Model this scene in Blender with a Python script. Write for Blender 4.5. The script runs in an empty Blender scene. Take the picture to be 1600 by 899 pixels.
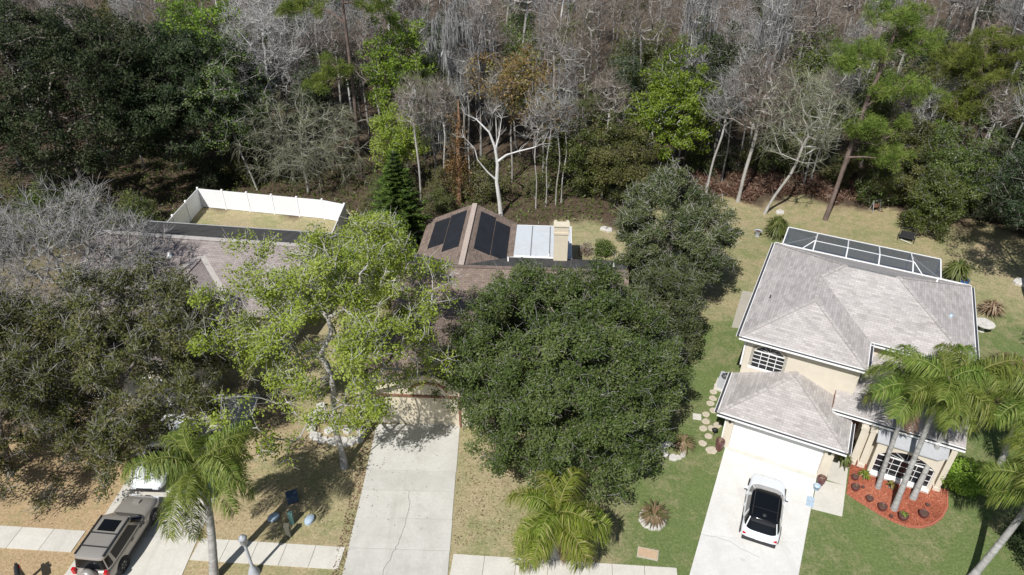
import bpy, bmesh, math, random
import numpy as np
from mathutils import Vector, Matrix

scene = bpy.context.scene
COL = scene.collection
random.seed(4)
R = math.radians
PI = math.pi

# ------------------------------------------------------------------ camera
CAM_H = 29.0
cam_data = bpy.data.cameras.new('drone_camera')
cam = bpy.data.objects.new('drone_camera', cam_data)
COL.objects.link(cam)
cam.location = (0, 0, CAM_H)
cam.rotation_euler = (R(56.0), 0, 0)
cam_data.sensor_width = 36.0
cam_data.lens = 24.75
cam_data.clip_start = 0.5
cam_data.clip_end = 6000
scene.camera = cam

# ------------------------------------------------------------------ light
SUN_EL, SUN_AZ = 50.0, 207.0            # azimuth clockwise from +Y (north in this scene)
world = bpy.data.worlds.new('World')
scene.world = world
world.use_nodes = True
wn = world.node_tree
wn.nodes.clear()
sky = wn.nodes.new('ShaderNodeTexSky')
sky.sky_type = 'NISHITA'
sky.sun_disc = False
sky.sun_elevation = R(SUN_EL)
sky.sun_rotation = R(SUN_AZ)
sky.air_density = 1.0
sky.dust_density = 1.0
sky.ozone_density = 1.0
bgn = wn.nodes.new('ShaderNodeBackground')
bgn.inputs['Strength'].default_value = 0.07
wo = wn.nodes.new('ShaderNodeOutputWorld')
wn.links.new(sky.outputs[0], bgn.inputs['Color'])
wn.links.new(bgn.outputs[0], wo.inputs['Surface'])

sun_data = bpy.data.lights.new('sun', 'SUN')
sun_data.energy = 4.9
sun_data.angle = R(0.53)
sun_data.color = (1.0, 0.975, 0.94)
sun = bpy.data.objects.new('sun', sun_data)
COL.objects.link(sun)
_to = Vector((math.sin(R(SUN_AZ)) * math.cos(R(SUN_EL)), math.cos(R(SUN_AZ)) * math.cos(R(SUN_EL)), math.sin(R(SUN_EL))))
sun.rotation_euler = _to.to_track_quat('Z', 'Y').to_euler()
sun.location = _to * 80

scene.view_settings.view_transform = 'Standard'
scene.view_settings.look = 'None'
scene.view_settings.exposure = 0.18
scene.view_settings.gamma = 1.0
scene.render.engine = 'CYCLES'
scene.cycles.max_bounces = 6
scene.cycles.transparent_max_bounces = 12

# ------------------------------------------------------------------ helpers
def tag(o, label=None, cat=None, group=None, kind=None):
    if label: o['label'] = label
    if cat: o['category'] = cat
    if group: o['group'] = group
    if kind: o['kind'] = kind
    return o

def thing(name, label, cat, loc=(0, 0, 0), rotz=0.0, group=None, kind=None):
    o = bpy.data.objects.new(name, None)
    COL.objects.link(o)
    o.location = loc
    o.rotation_euler = (0, 0, rotz)
    o.empty_display_size = 0.3
    return tag(o, label, cat, group, kind)

def link(name, me, parent=None, loc=None, rot=None, mat=None):
    o = bpy.data.objects.new(name, me)
    COL.objects.link(o)
    if parent: o.parent = parent
    if loc is not None: o.location = loc
    if rot is not None: o.rotation_euler = rot
    return o

def copy_tree(o, parent=None):
    c = o.copy()
    COL.objects.link(c)
    c.parent = parent
    for ch in list(o.children):
        copy_tree(ch, c)
    return c

def G(px, py, z=0.0):
    """point of the photograph -> point of the place on the level z"""
    th = R(34.0)
    u = (px - 800) / 1100.0
    v = (py - 449.5) / 1100.0
    dy = math.cos(th) - v * math.sin(th)
    dz = -math.sin(th) - v * math.cos(th)
    t = (z - CAM_H) / dz
    return Vector((u * t, dy * t, z))

class MB:
    """collects faces for ONE mesh object"""
    def __init__(s): s.v = []; s.f = []; s.m = []; s.sm = []
    def face(s, pts, mi=0, smooth=False):
        i = len(s.v); s.v += [tuple(p) for p in pts]; s.f.append(tuple(range(i, i + len(pts)))); s.m.append(mi); s.sm.append(smooth)
        return s
    def addmesh(s, vs, fs, mi=0, smooth=False):
        i = len(s.v); s.v += [tuple(p) for p in vs]
        for f in fs: s.f.append(tuple(i + k for k in f)); s.m.append(mi); s.sm.append(smooth)
        return s
    def box(s, c, d, rz=0.0, mi=0, M=None):
        hx, hy, hz = d[0] / 2, d[1] / 2, d[2] / 2
        vs = [(-hx, -hy, -hz), (hx, -hy, -hz), (hx, hy, -hz), (-hx, hy, -hz), (-hx, -hy, hz), (hx, -hy, hz), (hx, hy, hz), (-hx, hy, hz)]
        ca, sa = math.cos(rz), math.sin(rz)
        if M is not None: vs = [tuple(M @ Vector(v)) for v in vs]
        else: vs = [(c[0] + x * ca - y * sa, c[1] + x * sa + y * ca, c[2] + z) for x, y, z in vs]
        return s.addmesh(vs, [(0, 3, 2, 1), (4, 5, 6, 7), (0, 1, 5, 4), (1, 2, 6, 5), (2, 3, 7, 6), (3, 0, 4, 7)], mi)
    def span(s, a, b, mi=0):
        return s.box([(a[i] + b[i]) / 2 for i in range(3)], [abs(b[i] - a[i]) for i in range(3)], 0, mi)
    def prism(s, poly, z0, z1, mi=0):
        n = len(poly)
        a = sum(poly[i][0] * poly[(i + 1) % n][1] - poly[(i + 1) % n][0] * poly[i][1] for i in range(n))
        if a < 0: poly = poly[::-1]
        vs = [(p[0], p[1], z0) for p in poly] + [(p[0], p[1], z1) for p in poly]
        fs = [tuple(range(n))[::-1], tuple(range(n, 2 * n))] + [(i, (i + 1) % n, n + (i + 1) % n, n + i) for i in range(n)]
        return s.addmesh(vs, fs, mi)
    def tube(s, pts, rad, n=8, mi=0, caps=True):
        pts = [Vector(p) for p in pts]
        if not hasattr(rad, '__len__'): rad = [rad] * len(pts)
        vs = []; fs = []
        for i, p in enumerate(pts):
            d = (pts[min(i + 1, len(pts) - 1)] - pts[max(i - 1, 0)]).normalized()
            ref = Vector((1, 0, 0)) if abs(d.x) < 0.9 else Vector((0, 1, 0))
            u = d.cross(ref).normalized(); w = d.cross(u)
            for k in range(n):
                a = 2 * PI * k / n
                vs.append(p + (u * math.cos(a) + w * math.sin(a)) * rad[i])
        for i in range(len(pts) - 1):
            for k in range(n):
                fs.append((i * n + k, i * n + (k + 1) % n, (i + 1) * n + (k + 1) % n, (i + 1) * n + k))
        s.addmesh(vs, fs, mi, True)
        if caps:
            s.face([vs[k] for k in range(n)][::-1], mi); s.face([vs[(len(pts) - 1) * n + k] for k in range(n)], mi)
        return s
    def bar(s, a, b, w, h=None, mi=0):
        """rectangular bar from a to b"""
        a = Vector(a); b = Vector(b); d = (b - a); L = d.length; d.normalize()
        up = Vector((0, 0, 1)) if abs(d.z) < 0.95 else Vector((0, 1, 0))
        x = d.cross(up).normalized(); y = x.cross(d)
        M = Matrix((x, d, y)).transposed().to_4x4(); M.translation = (a + b) / 2
        return s.box(None, (w, L, h or w), 0, mi, M)
    def lathe(s, prof, c=(0, 0, 0), n=16, mi=0, axis='Z', smooth=True):
        vs = []; fs = []
        for r, z in prof:
            for k in range(n):
                a = 2 * PI * k / n
                x, y = r * math.cos(a), r * math.sin(a)
                if axis == 'Z': vs.append((c[0] + x, c[1] + y, c[2] + z))
                else: vs.append((c[0] + z, c[1] + x, c[2] + y))
        for i in range(len(prof) - 1):
            for k in range(n):
                fs.append((i * n + k, i * n + (k + 1) % n, (i + 1) * n + (k + 1) % n, (i + 1) * n + k))
        return s.addmesh(vs, fs, mi, smooth)
    def mesh(s, name, mats, uv=True, bevel=0.0, merge=False):
        me = bpy.data.meshes.new(name)
        me.from_pydata(s.v, [], s.f)
        if not isinstance(mats, (list, tuple)): mats = [mats]
        for m in mats: me.materials.append(m)
        me.polygons.foreach_set('material_index', s.m)
        me.polygons.foreach_set('use_smooth', s.sm)
        if bevel or merge:
            bm = bmesh.new(); bm.from_mesh(me)
            bmesh.ops.remove_doubles(bm, verts=bm.verts, dist=1e-4)
            bmesh.ops.recalc_face_normals(bm, faces=bm.faces)
            if bevel:
                bmesh.ops.bevel(bm, geom=list(bm.edges), offset=bevel, segments=2, affect='EDGES', profile=0.6)
            bm.to_mesh(me); bm.free()
        if uv:
            ul = me.uv_layers.new(name='UVMap')
            z = Vector((0, 0, 1))
            for p in me.polygons:
                nn = p.normal
                e = z.cross(nn)
                e = e.normalized() if e.length > 0.02 else Vector((1, 0, 0))
                w = nn.cross(e)
                for li in p.loop_indices:
                    co = me.vertices[me.loops[li].vertex_index].co
                    ul.data[li].uv = (co.dot(e), co.dot(w))
        me.update()
        return me
    def build(s, name, mats, parent=None, **k):
        o = bpy.data.objects.new(name, s.mesh(name, mats, **k))
        COL.objects.link(o)
        if parent: o.parent = parent
        return o

def np_mesh(name, V, F, mats, fattr=None, smooth=False, midx=None):
    """numpy quads/tris -> mesh; fattr: float per face named 'tint'"""
    me = bpy.data.meshes.new(name)
    V = np.asarray(V, np.float32); F = np.asarray(F, np.int32)
    k = F.shape[1]
    me.vertices.add(len(V)); me.vertices.foreach_set('co', V.ravel())
    me.loops.add(F.size); me.loops.foreach_set('vertex_index', F.ravel())
    me.polygons.add(len(F)); me.polygons.foreach_set('loop_start', np.arange(0, F.size, k, dtype=np.int32))
    if smooth: me.polygons.foreach_set('use_smooth', np.ones(len(F), bool))
    if midx is not None: me.polygons.foreach_set('material_index', np.asarray(midx, np.int32))
    if not isinstance(mats, (list, tuple)): mats = [mats]
    for m in mats: me.materials.append(m)
    if fattr is not None:
        a = me.attributes.new('tint', 'FLOAT', 'FACE')
        a.data.foreach_set('value', np.asarray(fattr, np.float32))
    me.update(calc_edges=True)
    return me

# ------------------------------------------------------------------ materials
class NT:
    def __init__(s, name):
        s.m = bpy.data.materials.new(name); s.m.use_nodes = True
        s.t = s.m.node_tree; s.t.nodes.clear()
        s.out = s.n('ShaderNodeOutputMaterial')
    def n(s, typ, **k):
        o = s.t.nodes.new(typ)
        for a, b in k.items(): setattr(o, a, b)
        return o
    def l(s, a, b): s.t.links.new(a, b)
    def noise(s, scale, detail=4, rough=0.6, vec=None, dist=0.0):
        o = s.n('ShaderNodeTexNoise'); o.inputs['Scale'].default_value = scale; o.inputs['Detail'].default_value = detail
        o.inputs['Roughness'].default_value = rough; o.inputs['Distortion'].default_value = dist
        if vec is not None: s.l(vec, o.inputs['Vector'])
        return o.outputs['Fac']
    def ramp(s, fac, stops, interp='LINEAR'):
        o = s.n('ShaderNodeValToRGB'); e = o.color_ramp; e.interpolation = interp
        while len(e.elements) < len(stops): e.elements.new(0.5)
        for q, (p, c) in zip(e.elements, stops):
            q.position = p; q.color = (*c, 1) if len(c) == 3 else c
        s.l(fac, o.inputs[0]); return o.outputs[0]
    def mix(s, fac, a, b, blend='MIX'):
        o = s.n('ShaderNodeMix', data_type='RGBA', blend_type=blend)
        for sock, v in ((o.inputs[0], fac), (o.inputs[6], a), (o.inputs[7], b)):
            if hasattr(v, 'links'): s.l(v, sock)
            else: sock.default_value = (*v, 1) if isinstance(v, tuple) and len(v) == 3 else v
        return o.outputs[2]
    def math(s, op, a, b=0.0, clamp=False):
        o = s.n('ShaderNodeMath', operation=op, use_clamp=clamp)
        for sock, v in ((o.inputs[0], a), (o.inputs[1], b)):
            if hasattr(v, 'links'): s.l(v, sock)
            else: sock.default_value = v
        return o.outputs[0]
    def coord(s, which='Object'): return s.n('ShaderNodeTexCoord').outputs[which]
    def attr(s, name): return s.n('ShaderNodeAttribute', attribute_name=name).outputs['Fac']
    def bump(s, h, strength=0.4, dist=0.02):
        o = s.n('ShaderNodeBump'); o.inputs['Strength'].default_value = strength; o.inputs['Distance'].default_value = dist
        s.l(h, o.inputs['Height']); return o.outputs[0]
    def principled(s, col, rough=0.7, metal=0.0, spec=0.5, normal=None, coat=0.0, alpha=None):
        p = s.n('ShaderNodeBsdfPrincipled')
        for k, v in (('Base Color', col), ('Roughness', rough), ('Metallic', metal), ('Specular IOR Level', spec), ('Coat Weight', coat), ('Alpha', alpha)):
            if v is None: continue
            if hasattr(v, 'links'): s.l(v, p.inputs[k])
            else: p.inputs[k].default_value = (*v, 1) if isinstance(v, tuple) and len(v) == 3 else v
        if normal is not None: s.l(normal, p.inputs['Normal'])
        s.l(p.outputs[0], s.out.inputs['Surface'])
        return p

def sc3(c, k): return tuple(max(0.0, min(1.0, x * k)) for x in c)

def m_plain(name, col, rough=0.7, var=0.15, scale=6.0, bump=0.15, metal=0.0, spec=0.4, coat=0.0, coord='Object', dirt=None):
    t = NT(name)
    v = t.coord(coord)
    f = t.noise(scale, 6, 0.65, v)
    c = t.ramp(f, [(0.25, sc3(col, 1 - var)), (0.75, sc3(col, 1 + var))])
    if dirt:
        d = t.ramp(t.noise(scale * 0.23, 5, 0.7, v), [(0.48, (0, 0, 0)), (0.72, (1, 1, 1))])
        c = t.mix(t.math('MULTIPLY', d, dirt[1]), c, dirt[0])
    nb = t.bump(t.noise(scale * 8, 4, 0.6, v), bump, 0.01) if bump else None
    t.principled(c, rough, metal, spec, nb, coat)
    return t.m

def m_concrete(name, col, stain=(0.30, 0.29, 0.25), amount=0.45):
    t = NT(name); v = t.coord('Object')
    rnd = t.n('ShaderNodeObjectInfo').outputs['Random']
    c = t.ramp(t.noise(9.0, 8, 0.75, v), [(0.3, sc3(col, 0.90)), (0.7, sc3(col, 1.07))])
    big = t.ramp(t.noise(0.9, 6, 0.7, v, 0.4), [(0.42, (0, 0, 0)), (0.75, (1, 1, 1))])
    c = t.mix(t.math('MULTIPLY', big, amount), c, stain)
    mp = t.n('ShaderNodeMapping'); mp.inputs['Scale'].default_value = (1.5, 0.10, 1); t.l(v, mp.inputs['Vector'])
    tr = t.ramp(t.noise(1.0, 4, 0.6, mp.outputs[0]), [(0.5, (0, 0, 0)), (0.7, (1, 1, 1))])
    c = t.mix(t.math('MULTIPLY', tr, amount * 0.7), c, sc3(stain, 1.05))
    oil = t.ramp(t.noise(1.9, 3, 0.55, v), [(0.70, (0, 0, 0)), (0.76, (1, 1, 1))])
    c = t.mix(t.math('MULTIPLY', oil, amount * 0.6), c, sc3(stain, 0.6))
    speck = t.ramp(t.noise(55.0, 3, 0.7, v), [(0.68, (0, 0, 0)), (0.78, (1, 1, 1))])
    c = t.mix(t.math('MULTIPLY', speck, 0.35), c, sc3(stain, 0.7))
    c = t.mix(1.0, c, t.ramp(rnd, [(0, (0.93, 0.93, 0.93)), (1, (1.03, 1.03, 1.02))]), 'MULTIPLY')
    t.principled(c, 0.9, 0, 0.25, t.bump(t.noise(60, 4, 0.7, v), 0.25, 0.006))
    return t.m

def m_shingle(name, c1, c2, gap, streak=None, streak_amt=0.0, even=1.0):
    t = NT(name); uv = t.coord('UV')
    b = t.n('ShaderNodeTexBrick'); b.offset = 0.5
    t.l(uv, b.inputs['Vector'])
    for k, val in (('Scale', 1.0), ('Brick Width', 0.31), ('Row Height', 0.145), ('Mortar Size', 0.010), ('Mortar Smooth', 0.3), ('Bias', -0.1)):
        b.inputs[k].default_value = val
    b.inputs['Color1'].default_value = (*c1, 1); b.inputs['Color2'].default_value = (*c2, 1); b.inputs['Mortar'].default_value = (*gap, 1)
    # second, longer course pattern gives the dashes of laminated shingles
    b2 = t.n('ShaderNodeTexBrick'); b2.offset = 0.37
    t.l(uv, b2.inputs['Vector'])
    for k, val in (('Scale', 1.0), ('Brick Width', 0.47), ('Row Height', 0.145), ('Mortar Size', 0.0), ('Bias', -0.25)):
        b2.inputs[k].default_value = val
    b2.inputs['Color1'].default_value = (1, 1, 1, 1); b2.inputs['Color2'].default_value = (1 - .33 * even, 1 - .34 * even, 1 - .34 * even, 1)
    c = t.mix(1.0, b.outputs['Color'], b2.outputs['Color'], 'MULTIPLY')
    v = t.coord('Object')
    c = t.mix(1.0, c, t.ramp(t.noise(0.8, 6, 0.7, v), [(0.25, (1 - .18 * even,) * 3), (0.75, (1 + .11 * even,) * 3)]), 'MULTIPLY')
    c = t.mix(1.0, c, t.ramp(t.noise(40, 3, 0.7, v), [(0.3, (0.85, 0.85, 0.85)), (0.7, (1.12, 1.12, 1.12))]), 'MULTIPLY')
    if streak:
        mp = t.n('ShaderNodeMapping'); mp.inputs['Scale'].default_value = (2.2, 0.28, 1); t.l(uv, mp.inputs['Vector'])
        s = t.ramp(t.noise(1.0, 6, 0.7, mp.outputs[0]), [(0.38, (0, 0, 0)), (0.68, (1, 1, 1))])
        c = t.mix(t.math('MULTIPLY', s, streak_amt), c, streak)
    t.principled(c, 0.95, 0, 0.2, t.bump(b.outputs['Fac'], -0.5, 0.012))
    return t.m

def m_leaf(name, stops, trans=0.28, rough=0.45, gloss=0.35):
    t = NT(name)
    c = t.ramp(t.attr('tint'), stops)
    rnd = t.n('ShaderNodeObjectInfo').outputs['Random']
    hs = t.n('ShaderNodeHueSaturation')
    t.l(t.math('ADD', t.math('MULTIPLY', rnd, 0.03), 0.485), hs.inputs['Hue'])
    t.l(t.math('ADD', t.math('MULTIPLY', rnd, 0.25), 0.875), hs.inputs['Value'])
    t.l(c, hs.inputs['Color']); c = hs.outputs[0]
    p = t.principled(c, rough, 0, gloss)
    tr = t.n('ShaderNodeBsdfTranslucent'); t.l(c, tr.inputs['Color'])
    mx = t.n('ShaderNodeMixShader'); mx.inputs[0].default_value = trans
    t.l(p.outputs[0], mx.inputs[1]); t.l(tr.outputs[0], mx.inputs[2]); t.l(mx.outputs[0], t.out.inputs['Surface'])
    return t.m

def m_bark(name, c1, c2, scale=3.0, c3=None, zs=0.35):
    t = NT(name); v = t.coord('Object')
    mp = t.n('ShaderNodeMapping'); mp.inputs['Scale'].default_value = (1, 1, zs); t.l(v, mp.inputs['Vector'])
    c = t.ramp(t.noise(scale, 6, 0.75, mp.outputs[0], 0.5), [(0.3, c1), (0.7, c2)])
    if c3:
        c = t.mix(t.ramp(t.noise(0.8, 5, 0.7, v), [(0.5, (0, 0, 0)), (0.62, (1, 1, 1))]), c, c3)
    t.principled(c, 0.9, 0, 0.2, t.bump(t.noise(scale * 6, 4, 0.7, mp.outputs[0]), 0.5, 0.02))
    return t.m

def m_twig(name, c1, c2):
    t = NT(name)
    c = t.ramp(t.attr('tint'), [(0, c1), (1, c2)])
    hs = t.n('ShaderNodeHueSaturation'); t.l(c, hs.inputs['Color'])
    t.l(t.math('ADD', t.math('MULTIPLY', t.n('ShaderNodeObjectInfo').outputs['Random'], 0.75), 0.55), hs.inputs['Value'])
    t.principled(hs.outputs[0], 0.9, 0, 0.15)
    return t.m

def m_glass(name, col=(0.02, 0.025, 0.03), rough=0.06, spec=0.6):
    t = NT(name); t.principled(col, rough, 0, spec); return t.m

def m_screen(name, col, cover):
    t = NT(name)
    d = t.n('ShaderNodeBsdfDiffuse'); d.inputs['Color'].default_value = (*col, 1)
    tr = t.n('ShaderNodeBsdfTransparent')
    mx = t.n('ShaderNodeMixShader'); mx.inputs[0].default_value = cover
    t.l(tr.outputs[0], mx.inputs[1]); t.l(d.outputs[0], mx.inputs[2]); t.l(mx.outputs[0], t.out.inputs['Surface'])
    return t.m

M = {}
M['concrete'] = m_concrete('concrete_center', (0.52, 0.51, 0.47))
M['walk'] = m_concrete('concrete_walk', (0.58, 0.555, 0.50), amount=0.3)
M['bright_concrete'] = m_concrete('concrete_bright', (0.655, 0.645, 0.62), (0.47, 0.45, 0.41), 0.45)
M['slab_old'] = m_concrete('concrete_old', (0.42, 0.39, 0.33))
M['asphalt'] = m_plain('asphalt', (0.05, 0.05, 0.052), 0.9, 0.3, 14, 0.4)
M['crack'] = m_plain('crack', (0.19, 0.18, 0.165), 0.95, 0.3, 10, 0)
M['mulch'] = m_plain('red_mulch', (0.37, 0.105, 0.058), 0.95, 0.6, 16, 1.0, dirt=((0.17, 0.06, 0.04), 0.8))
M['edging'] = m_plain('bed_edging', (0.40, 0.13, 0.085), 0.9, 0.2, 20)
M['shingle_grey'] = m_shingle('shingle_grey', (0.475, 0.445, 0.425), (0.40, 0.375, 0.358), (0.31, 0.29, 0.278), even=0.8)
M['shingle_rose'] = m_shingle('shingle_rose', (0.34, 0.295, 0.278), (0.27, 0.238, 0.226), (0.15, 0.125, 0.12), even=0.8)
M['shingle_brown'] = m_shingle('shingle_brown', (0.30, 0.232, 0.190), (0.215, 0.168, 0.138), (0.11, 0.085, 0.07), (0.13, 0.10, 0.085), 0.55)
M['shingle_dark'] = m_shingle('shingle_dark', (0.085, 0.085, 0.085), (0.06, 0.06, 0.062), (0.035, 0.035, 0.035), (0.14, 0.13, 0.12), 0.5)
M['bay_roof'] = m_plain('grey_bay_roof', (0.36, 0.37, 0.385), 0.8, 0.08, 4, 0.1)
M['ridge_cap'] = m_plain('ridge_cap', (0.42, 0.35, 0.30), 0.95, 0.25, 9, 0.4)
M['ridge_cap_grey'] = m_plain('ridge_cap_grey', (0.40, 0.37, 0.345), 0.95, 0.2, 9, 0.4)
M['stucco'] = m_plain('cream_stucco', (0.60, 0.545, 0.45), 0.92, 0.05, 3, 0.35, dirt=((0.45, 0.41, 0.34), 0.25))
M['stucco_tan'] = m_plain('tan_stucco', (0.60, 0.535, 0.41), 0.92, 0.07, 3, 0.35, dirt=((0.42, 0.37, 0.28), 0.35))
M['white'] = m_plain('white_paint', (0.80, 0.80, 0.79), 0.55, 0.04, 4, 0.05)
M['vinyl'] = m_plain('white_vinyl', (0.78, 0.79, 0.80), 0.4, 0.04, 2, 0.0, dirt=((0.66, 0.67, 0.67), 0.3))
M['gutter_dark'] = m_plain('dark_gutter', (0.055, 0.055, 0.06), 0.6, 0.2, 5, 0.05)
M['brown_trim'] = m_plain('brown_trim', (0.20, 0.095, 0.065), 0.8, 0.3, 8, 0.1)
M['black_vent'] = m_plain('vent_black', (0.03, 0.03, 0.03), 0.7, 0.2, 8, 0)
M['glass'] = m_glass('window_glass', (0.018, 0.020, 0.024), 0.08, 0.5)
M['white_metal'] = m_plain('white_aluminium', (0.80, 0.81, 0.81), 0.4, 0.04, 4, 0)
M['screen'] = m_screen('insect_screen', (0.09, 0.108, 0.14), 0.60)
M['solar'] = m_plain('solar_black', (0.018, 0.020, 0.026), 0.55, 0.35, 1.5, 0.05, spec=0.4)
M['membrane'] = m_plain('white_roof_membrane', (0.50, 0.53, 0.56), 0.8, 0.07, 3, 0.1, dirt=((0.45, 0.46, 0.46), 0.5))
M['seam'] = m_plain('roof_seam', (0.17, 0.175, 0.18), 0.9, 0.3, 6, 0.1)
M['water'] = m_glass('pool_water', (0.04, 0.30, 0.46), 0.05, 0.5)
M['paver'] = m_plain('pool_deck', (0.22, 0.225, 0.235), 0.9, 0.15, 6, 0.2)
M['stone'] = m_plain('stepping_stone', (0.47, 0.415, 0.325), 0.95, 0.22, 11, 0.4)
M['rock'] = m_plain('pale_rock', (0.52, 0.50, 0.46), 0.95, 0.3, 6, 0.6)
M['pot'] = m_plain('dark_red_pot', (0.115, 0.045, 0.045), 0.4, 0.3, 6, 0.1, spec=0.5)
M['soil'] = m_plain('pot_soil', (0.09, 0.055, 0.04), 0.95, 0.4, 15, 0.6)
M['blue_pot'] = m_plain('blue_glaze', (0.02, 0.10, 0.33), 0.25, 0.2, 6, 0, spec=0.6)
M['grey_metal'] = m_plain('grey_metal', (0.42, 0.43, 0.45), 0.5, 0.1, 5, 0.05, spec=0.5)
M['lamp_grey'] = m_plain('lamp_grey', (0.38, 0.40, 0.43), 0.55, 0.15, 5, 0.1)
M['pale_blue'] = m_plain('pale_blue_plastic', (0.36, 0.45, 0.54), 0.6, 0.25, 7, 0.2)
M['navy'] = m_plain('navy_metal', (0.045, 0.075, 0.125), 0.6, 0.2, 7, 0.1)  # palm shade put into the cabinet's colour, which is darkened for it
M['teal'] = m_plain('teal_plastic', (0.10, 0.19, 0.18), 0.6, 0.2, 7, 0.1)
M['olive'] = m_plain('olive_metal', (0.10, 0.10, 0.075), 0.7, 0.2, 7, 0.1)
M['black'] = m_plain('black_paint', (0.022, 0.022, 0.024), 0.5, 0.2, 7, 0)
M['terracotta_slab'] = m_plain('tan_cover', (0.46, 0.33, 0.215), 0.95, 0.15, 9, 0.3)
M['tyre'] = m_plain('tyre', (0.022, 0.022, 0.023), 0.85, 0.2, 9, 0.1)
M['alloy'] = m_plain('alloy', (0.42, 0.42, 0.43), 0.35, 0.1, 9, 0, metal=0.6)
M['car_glass'] = m_glass('car_glass', (0.006, 0.007, 0.009), 0.10, 0.28)
M['paint_tan'] = m_plain('tan_metallic_paint', (0.34, 0.318, 0.285), 0.32, 0.03, 3, 0, metal=0.35, coat=0.7)
M['paint_white'] = m_plain('white_car_paint', (0.76, 0.79, 0.82), 0.3, 0.02, 3, 0, coat=0.7)
M['paint_blue'] = m_plain('blue_car_paint', (0.012, 0.04, 0.21), 0.3, 0.1, 3, 0, coat=0.7)
M['tail_red'] = m_plain('tail_lamp_red', (0.45, 0.01, 0.015), 0.25, 0.1, 3, 0)
M['lamp_clear'] = m_plain('headlamp_clear', (0.6, 0.62, 0.65), 0.15, 0.05, 3, 0)
M['sunshade'] = m_plain('windshield_sunshade', (0.40, 0.365, 0.355), 0.25, 0.05, 3, 0, spec=0.6)  # pale glossy colour laid on the windshield surface itself
M['trim_black'] = m_plain('trim_black', (0.028, 0.028, 0.03), 0.55, 0.1, 5, 0)

M['bark_oak'] = m_bark('bark_oak', (0.10, 0.085, 0.07), (0.30, 0.27, 0.235), 3.0)
M['bark_pale'] = m_bark('bark_pale', (0.22, 0.205, 0.185), (0.50, 0.48, 0.45), 2.5, (0.33, 0.32, 0.28))
M['bark_white'] = m_bark('bark_white', (0.42, 0.41, 0.39), (0.72, 0.71, 0.69), 2.0)
M['bark_pine'] = m_bark('bark_pine', (0.06, 0.045, 0.04), (0.22, 0.165, 0.14), 3.0)
M['bark_grey'] = m_bark('bark_grey', (0.17, 0.155, 0.14), (0.40, 0.375, 0.345), 2.5)
M['bark_rust'] = m_bark('bark_rust', (0.14, 0.08, 0.05), (0.36, 0.22, 0.13), 2.5)
M['bark_palm'] = m_bark('bark_palm', (0.17, 0.165, 0.155), (0.45, 0.44, 0.425), 1.6, (0.26, 0.25, 0.235), 4.5)
M['twig_grey'] = m_twig('twig_grey', (0.17, 0.165, 0.158), (0.43, 0.42, 0.41))
M['twig_pale'] = m_twig('twig_pale', (0.26, 0.25, 0.23), (0.52, 0.50, 0.47))
M['twig_brown'] = m_twig('twig_brown', (0.15, 0.122, 0.10), (0.32, 0.275, 0.235))
M['twig_willow'] = m_twig('twig_willow', (0.16, 0.165, 0.10), (0.41, 0.41, 0.31))
M['moss'] = m_twig('spanish_moss', (0.17, 0.17, 0.165), (0.36, 0.36, 0.365))
M['leaf_oak'] = m_leaf('leaf_oak', [(0.0, (0.045, 0.066, 0.018)), (0.5, (0.100, 0.135, 0.036)), (0.85, (0.160, 0.190, 0.068)), (1.0, (0.24, 0.25, 0.17))], 0.30, 0.6, 0.16)
M['leaf_greyoak'] = m_leaf('leaf_greyoak', [(0.0, (0.048, 0.062, 0.024)), (0.5, (0.102, 0.122, 0.046)), (0.85, (0.160, 0.170, 0.080)), (1.0, (0.24, 0.24, 0.17))], 0.30, 0.6, 0.16)
M['leaf_olive'] = m_leaf('leaf_olive', [(0.0, (0.055, 0.064, 0.020)), (0.55, (0.130, 0.142, 0.042)), (0.88, (0.205, 0.195, 0.085)), (1.0, (0.25, 0.23, 0.16))], 0.32, 0.6, 0.16)
M['leaf_darkoak'] = m_leaf('leaf_darkoak', [(0.0, (0.020, 0.034, 0.014)), (0.6, (0.045, 0.066, 0.026)), (1.0, (0.105, 0.125, 0.065))], 0.22, 0.6, 0.18)
M['leaf_lime'] = m_leaf('leaf_lime', [(0.0, (0.17, 0.25, 0.030)), (0.5, (0.305, 0.43, 0.058)), (1.0, (0.46, 0.54, 0.15))], 0.42, 0.55, 0.3)
M['leaf_bright'] = m_leaf('leaf_bright', [(0.0, (0.080, 0.130, 0.014)), (0.5, (0.185, 0.275, 0.030)), (1.0, (0.31, 0.385, 0.080))], 0.4, 0.55, 0.2)
M['leaf_mid'] = m_leaf('leaf_mid', [(0.0, (0.055, 0.085, 0.018)), (0.6, (0.115, 0.155, 0.035)), (1.0, (0.20, 0.22, 0.08))], 0.3)
M['leaf_rust'] = m_leaf('leaf_rust', [(0.0, (0.13, 0.085, 0.03)), (0.45, (0.24, 0.145, 0.055)), (0.75, (0.25, 0.22, 0.07)), (1.0, (0.20, 0.235, 0.06))], 0.3)
M['leaf_budred'] = m_leaf('leaf_budred', [(0.0, (0.16, 0.09, 0.07)), (0.6, (0.27, 0.17, 0.13)), (1.0, (0.33, 0.28, 0.17))], 0.3)
M['leaf_conifer'] = m_leaf('leaf_conifer', [(0.0, (0.028, 0.050, 0.010)), (0.6, (0.070, 0.115, 0.020)), (1.0, (0.15, 0.20, 0.04))], 0.2, 0.6, 0.15)
M['leaf_pine'] = m_leaf('leaf_pine', [(0.0, (0.05, 0.078, 0.014)), (0.5, (0.135, 0.185, 0.032)), (1.0, (0.27, 0.30, 0.075))], 0.25, 0.6, 0.2)
M['leaf_palm'] = m_leaf('leaf_palm', [(0.0, (0.06, 0.105, 0.016)), (0.5, (0.145, 0.205, 0.032)), (0.88, (0.27, 0.315, 0.075)), (1.0, (0.38, 0.37, 0.15))], 0.32, 0.5, 0.28)
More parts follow.
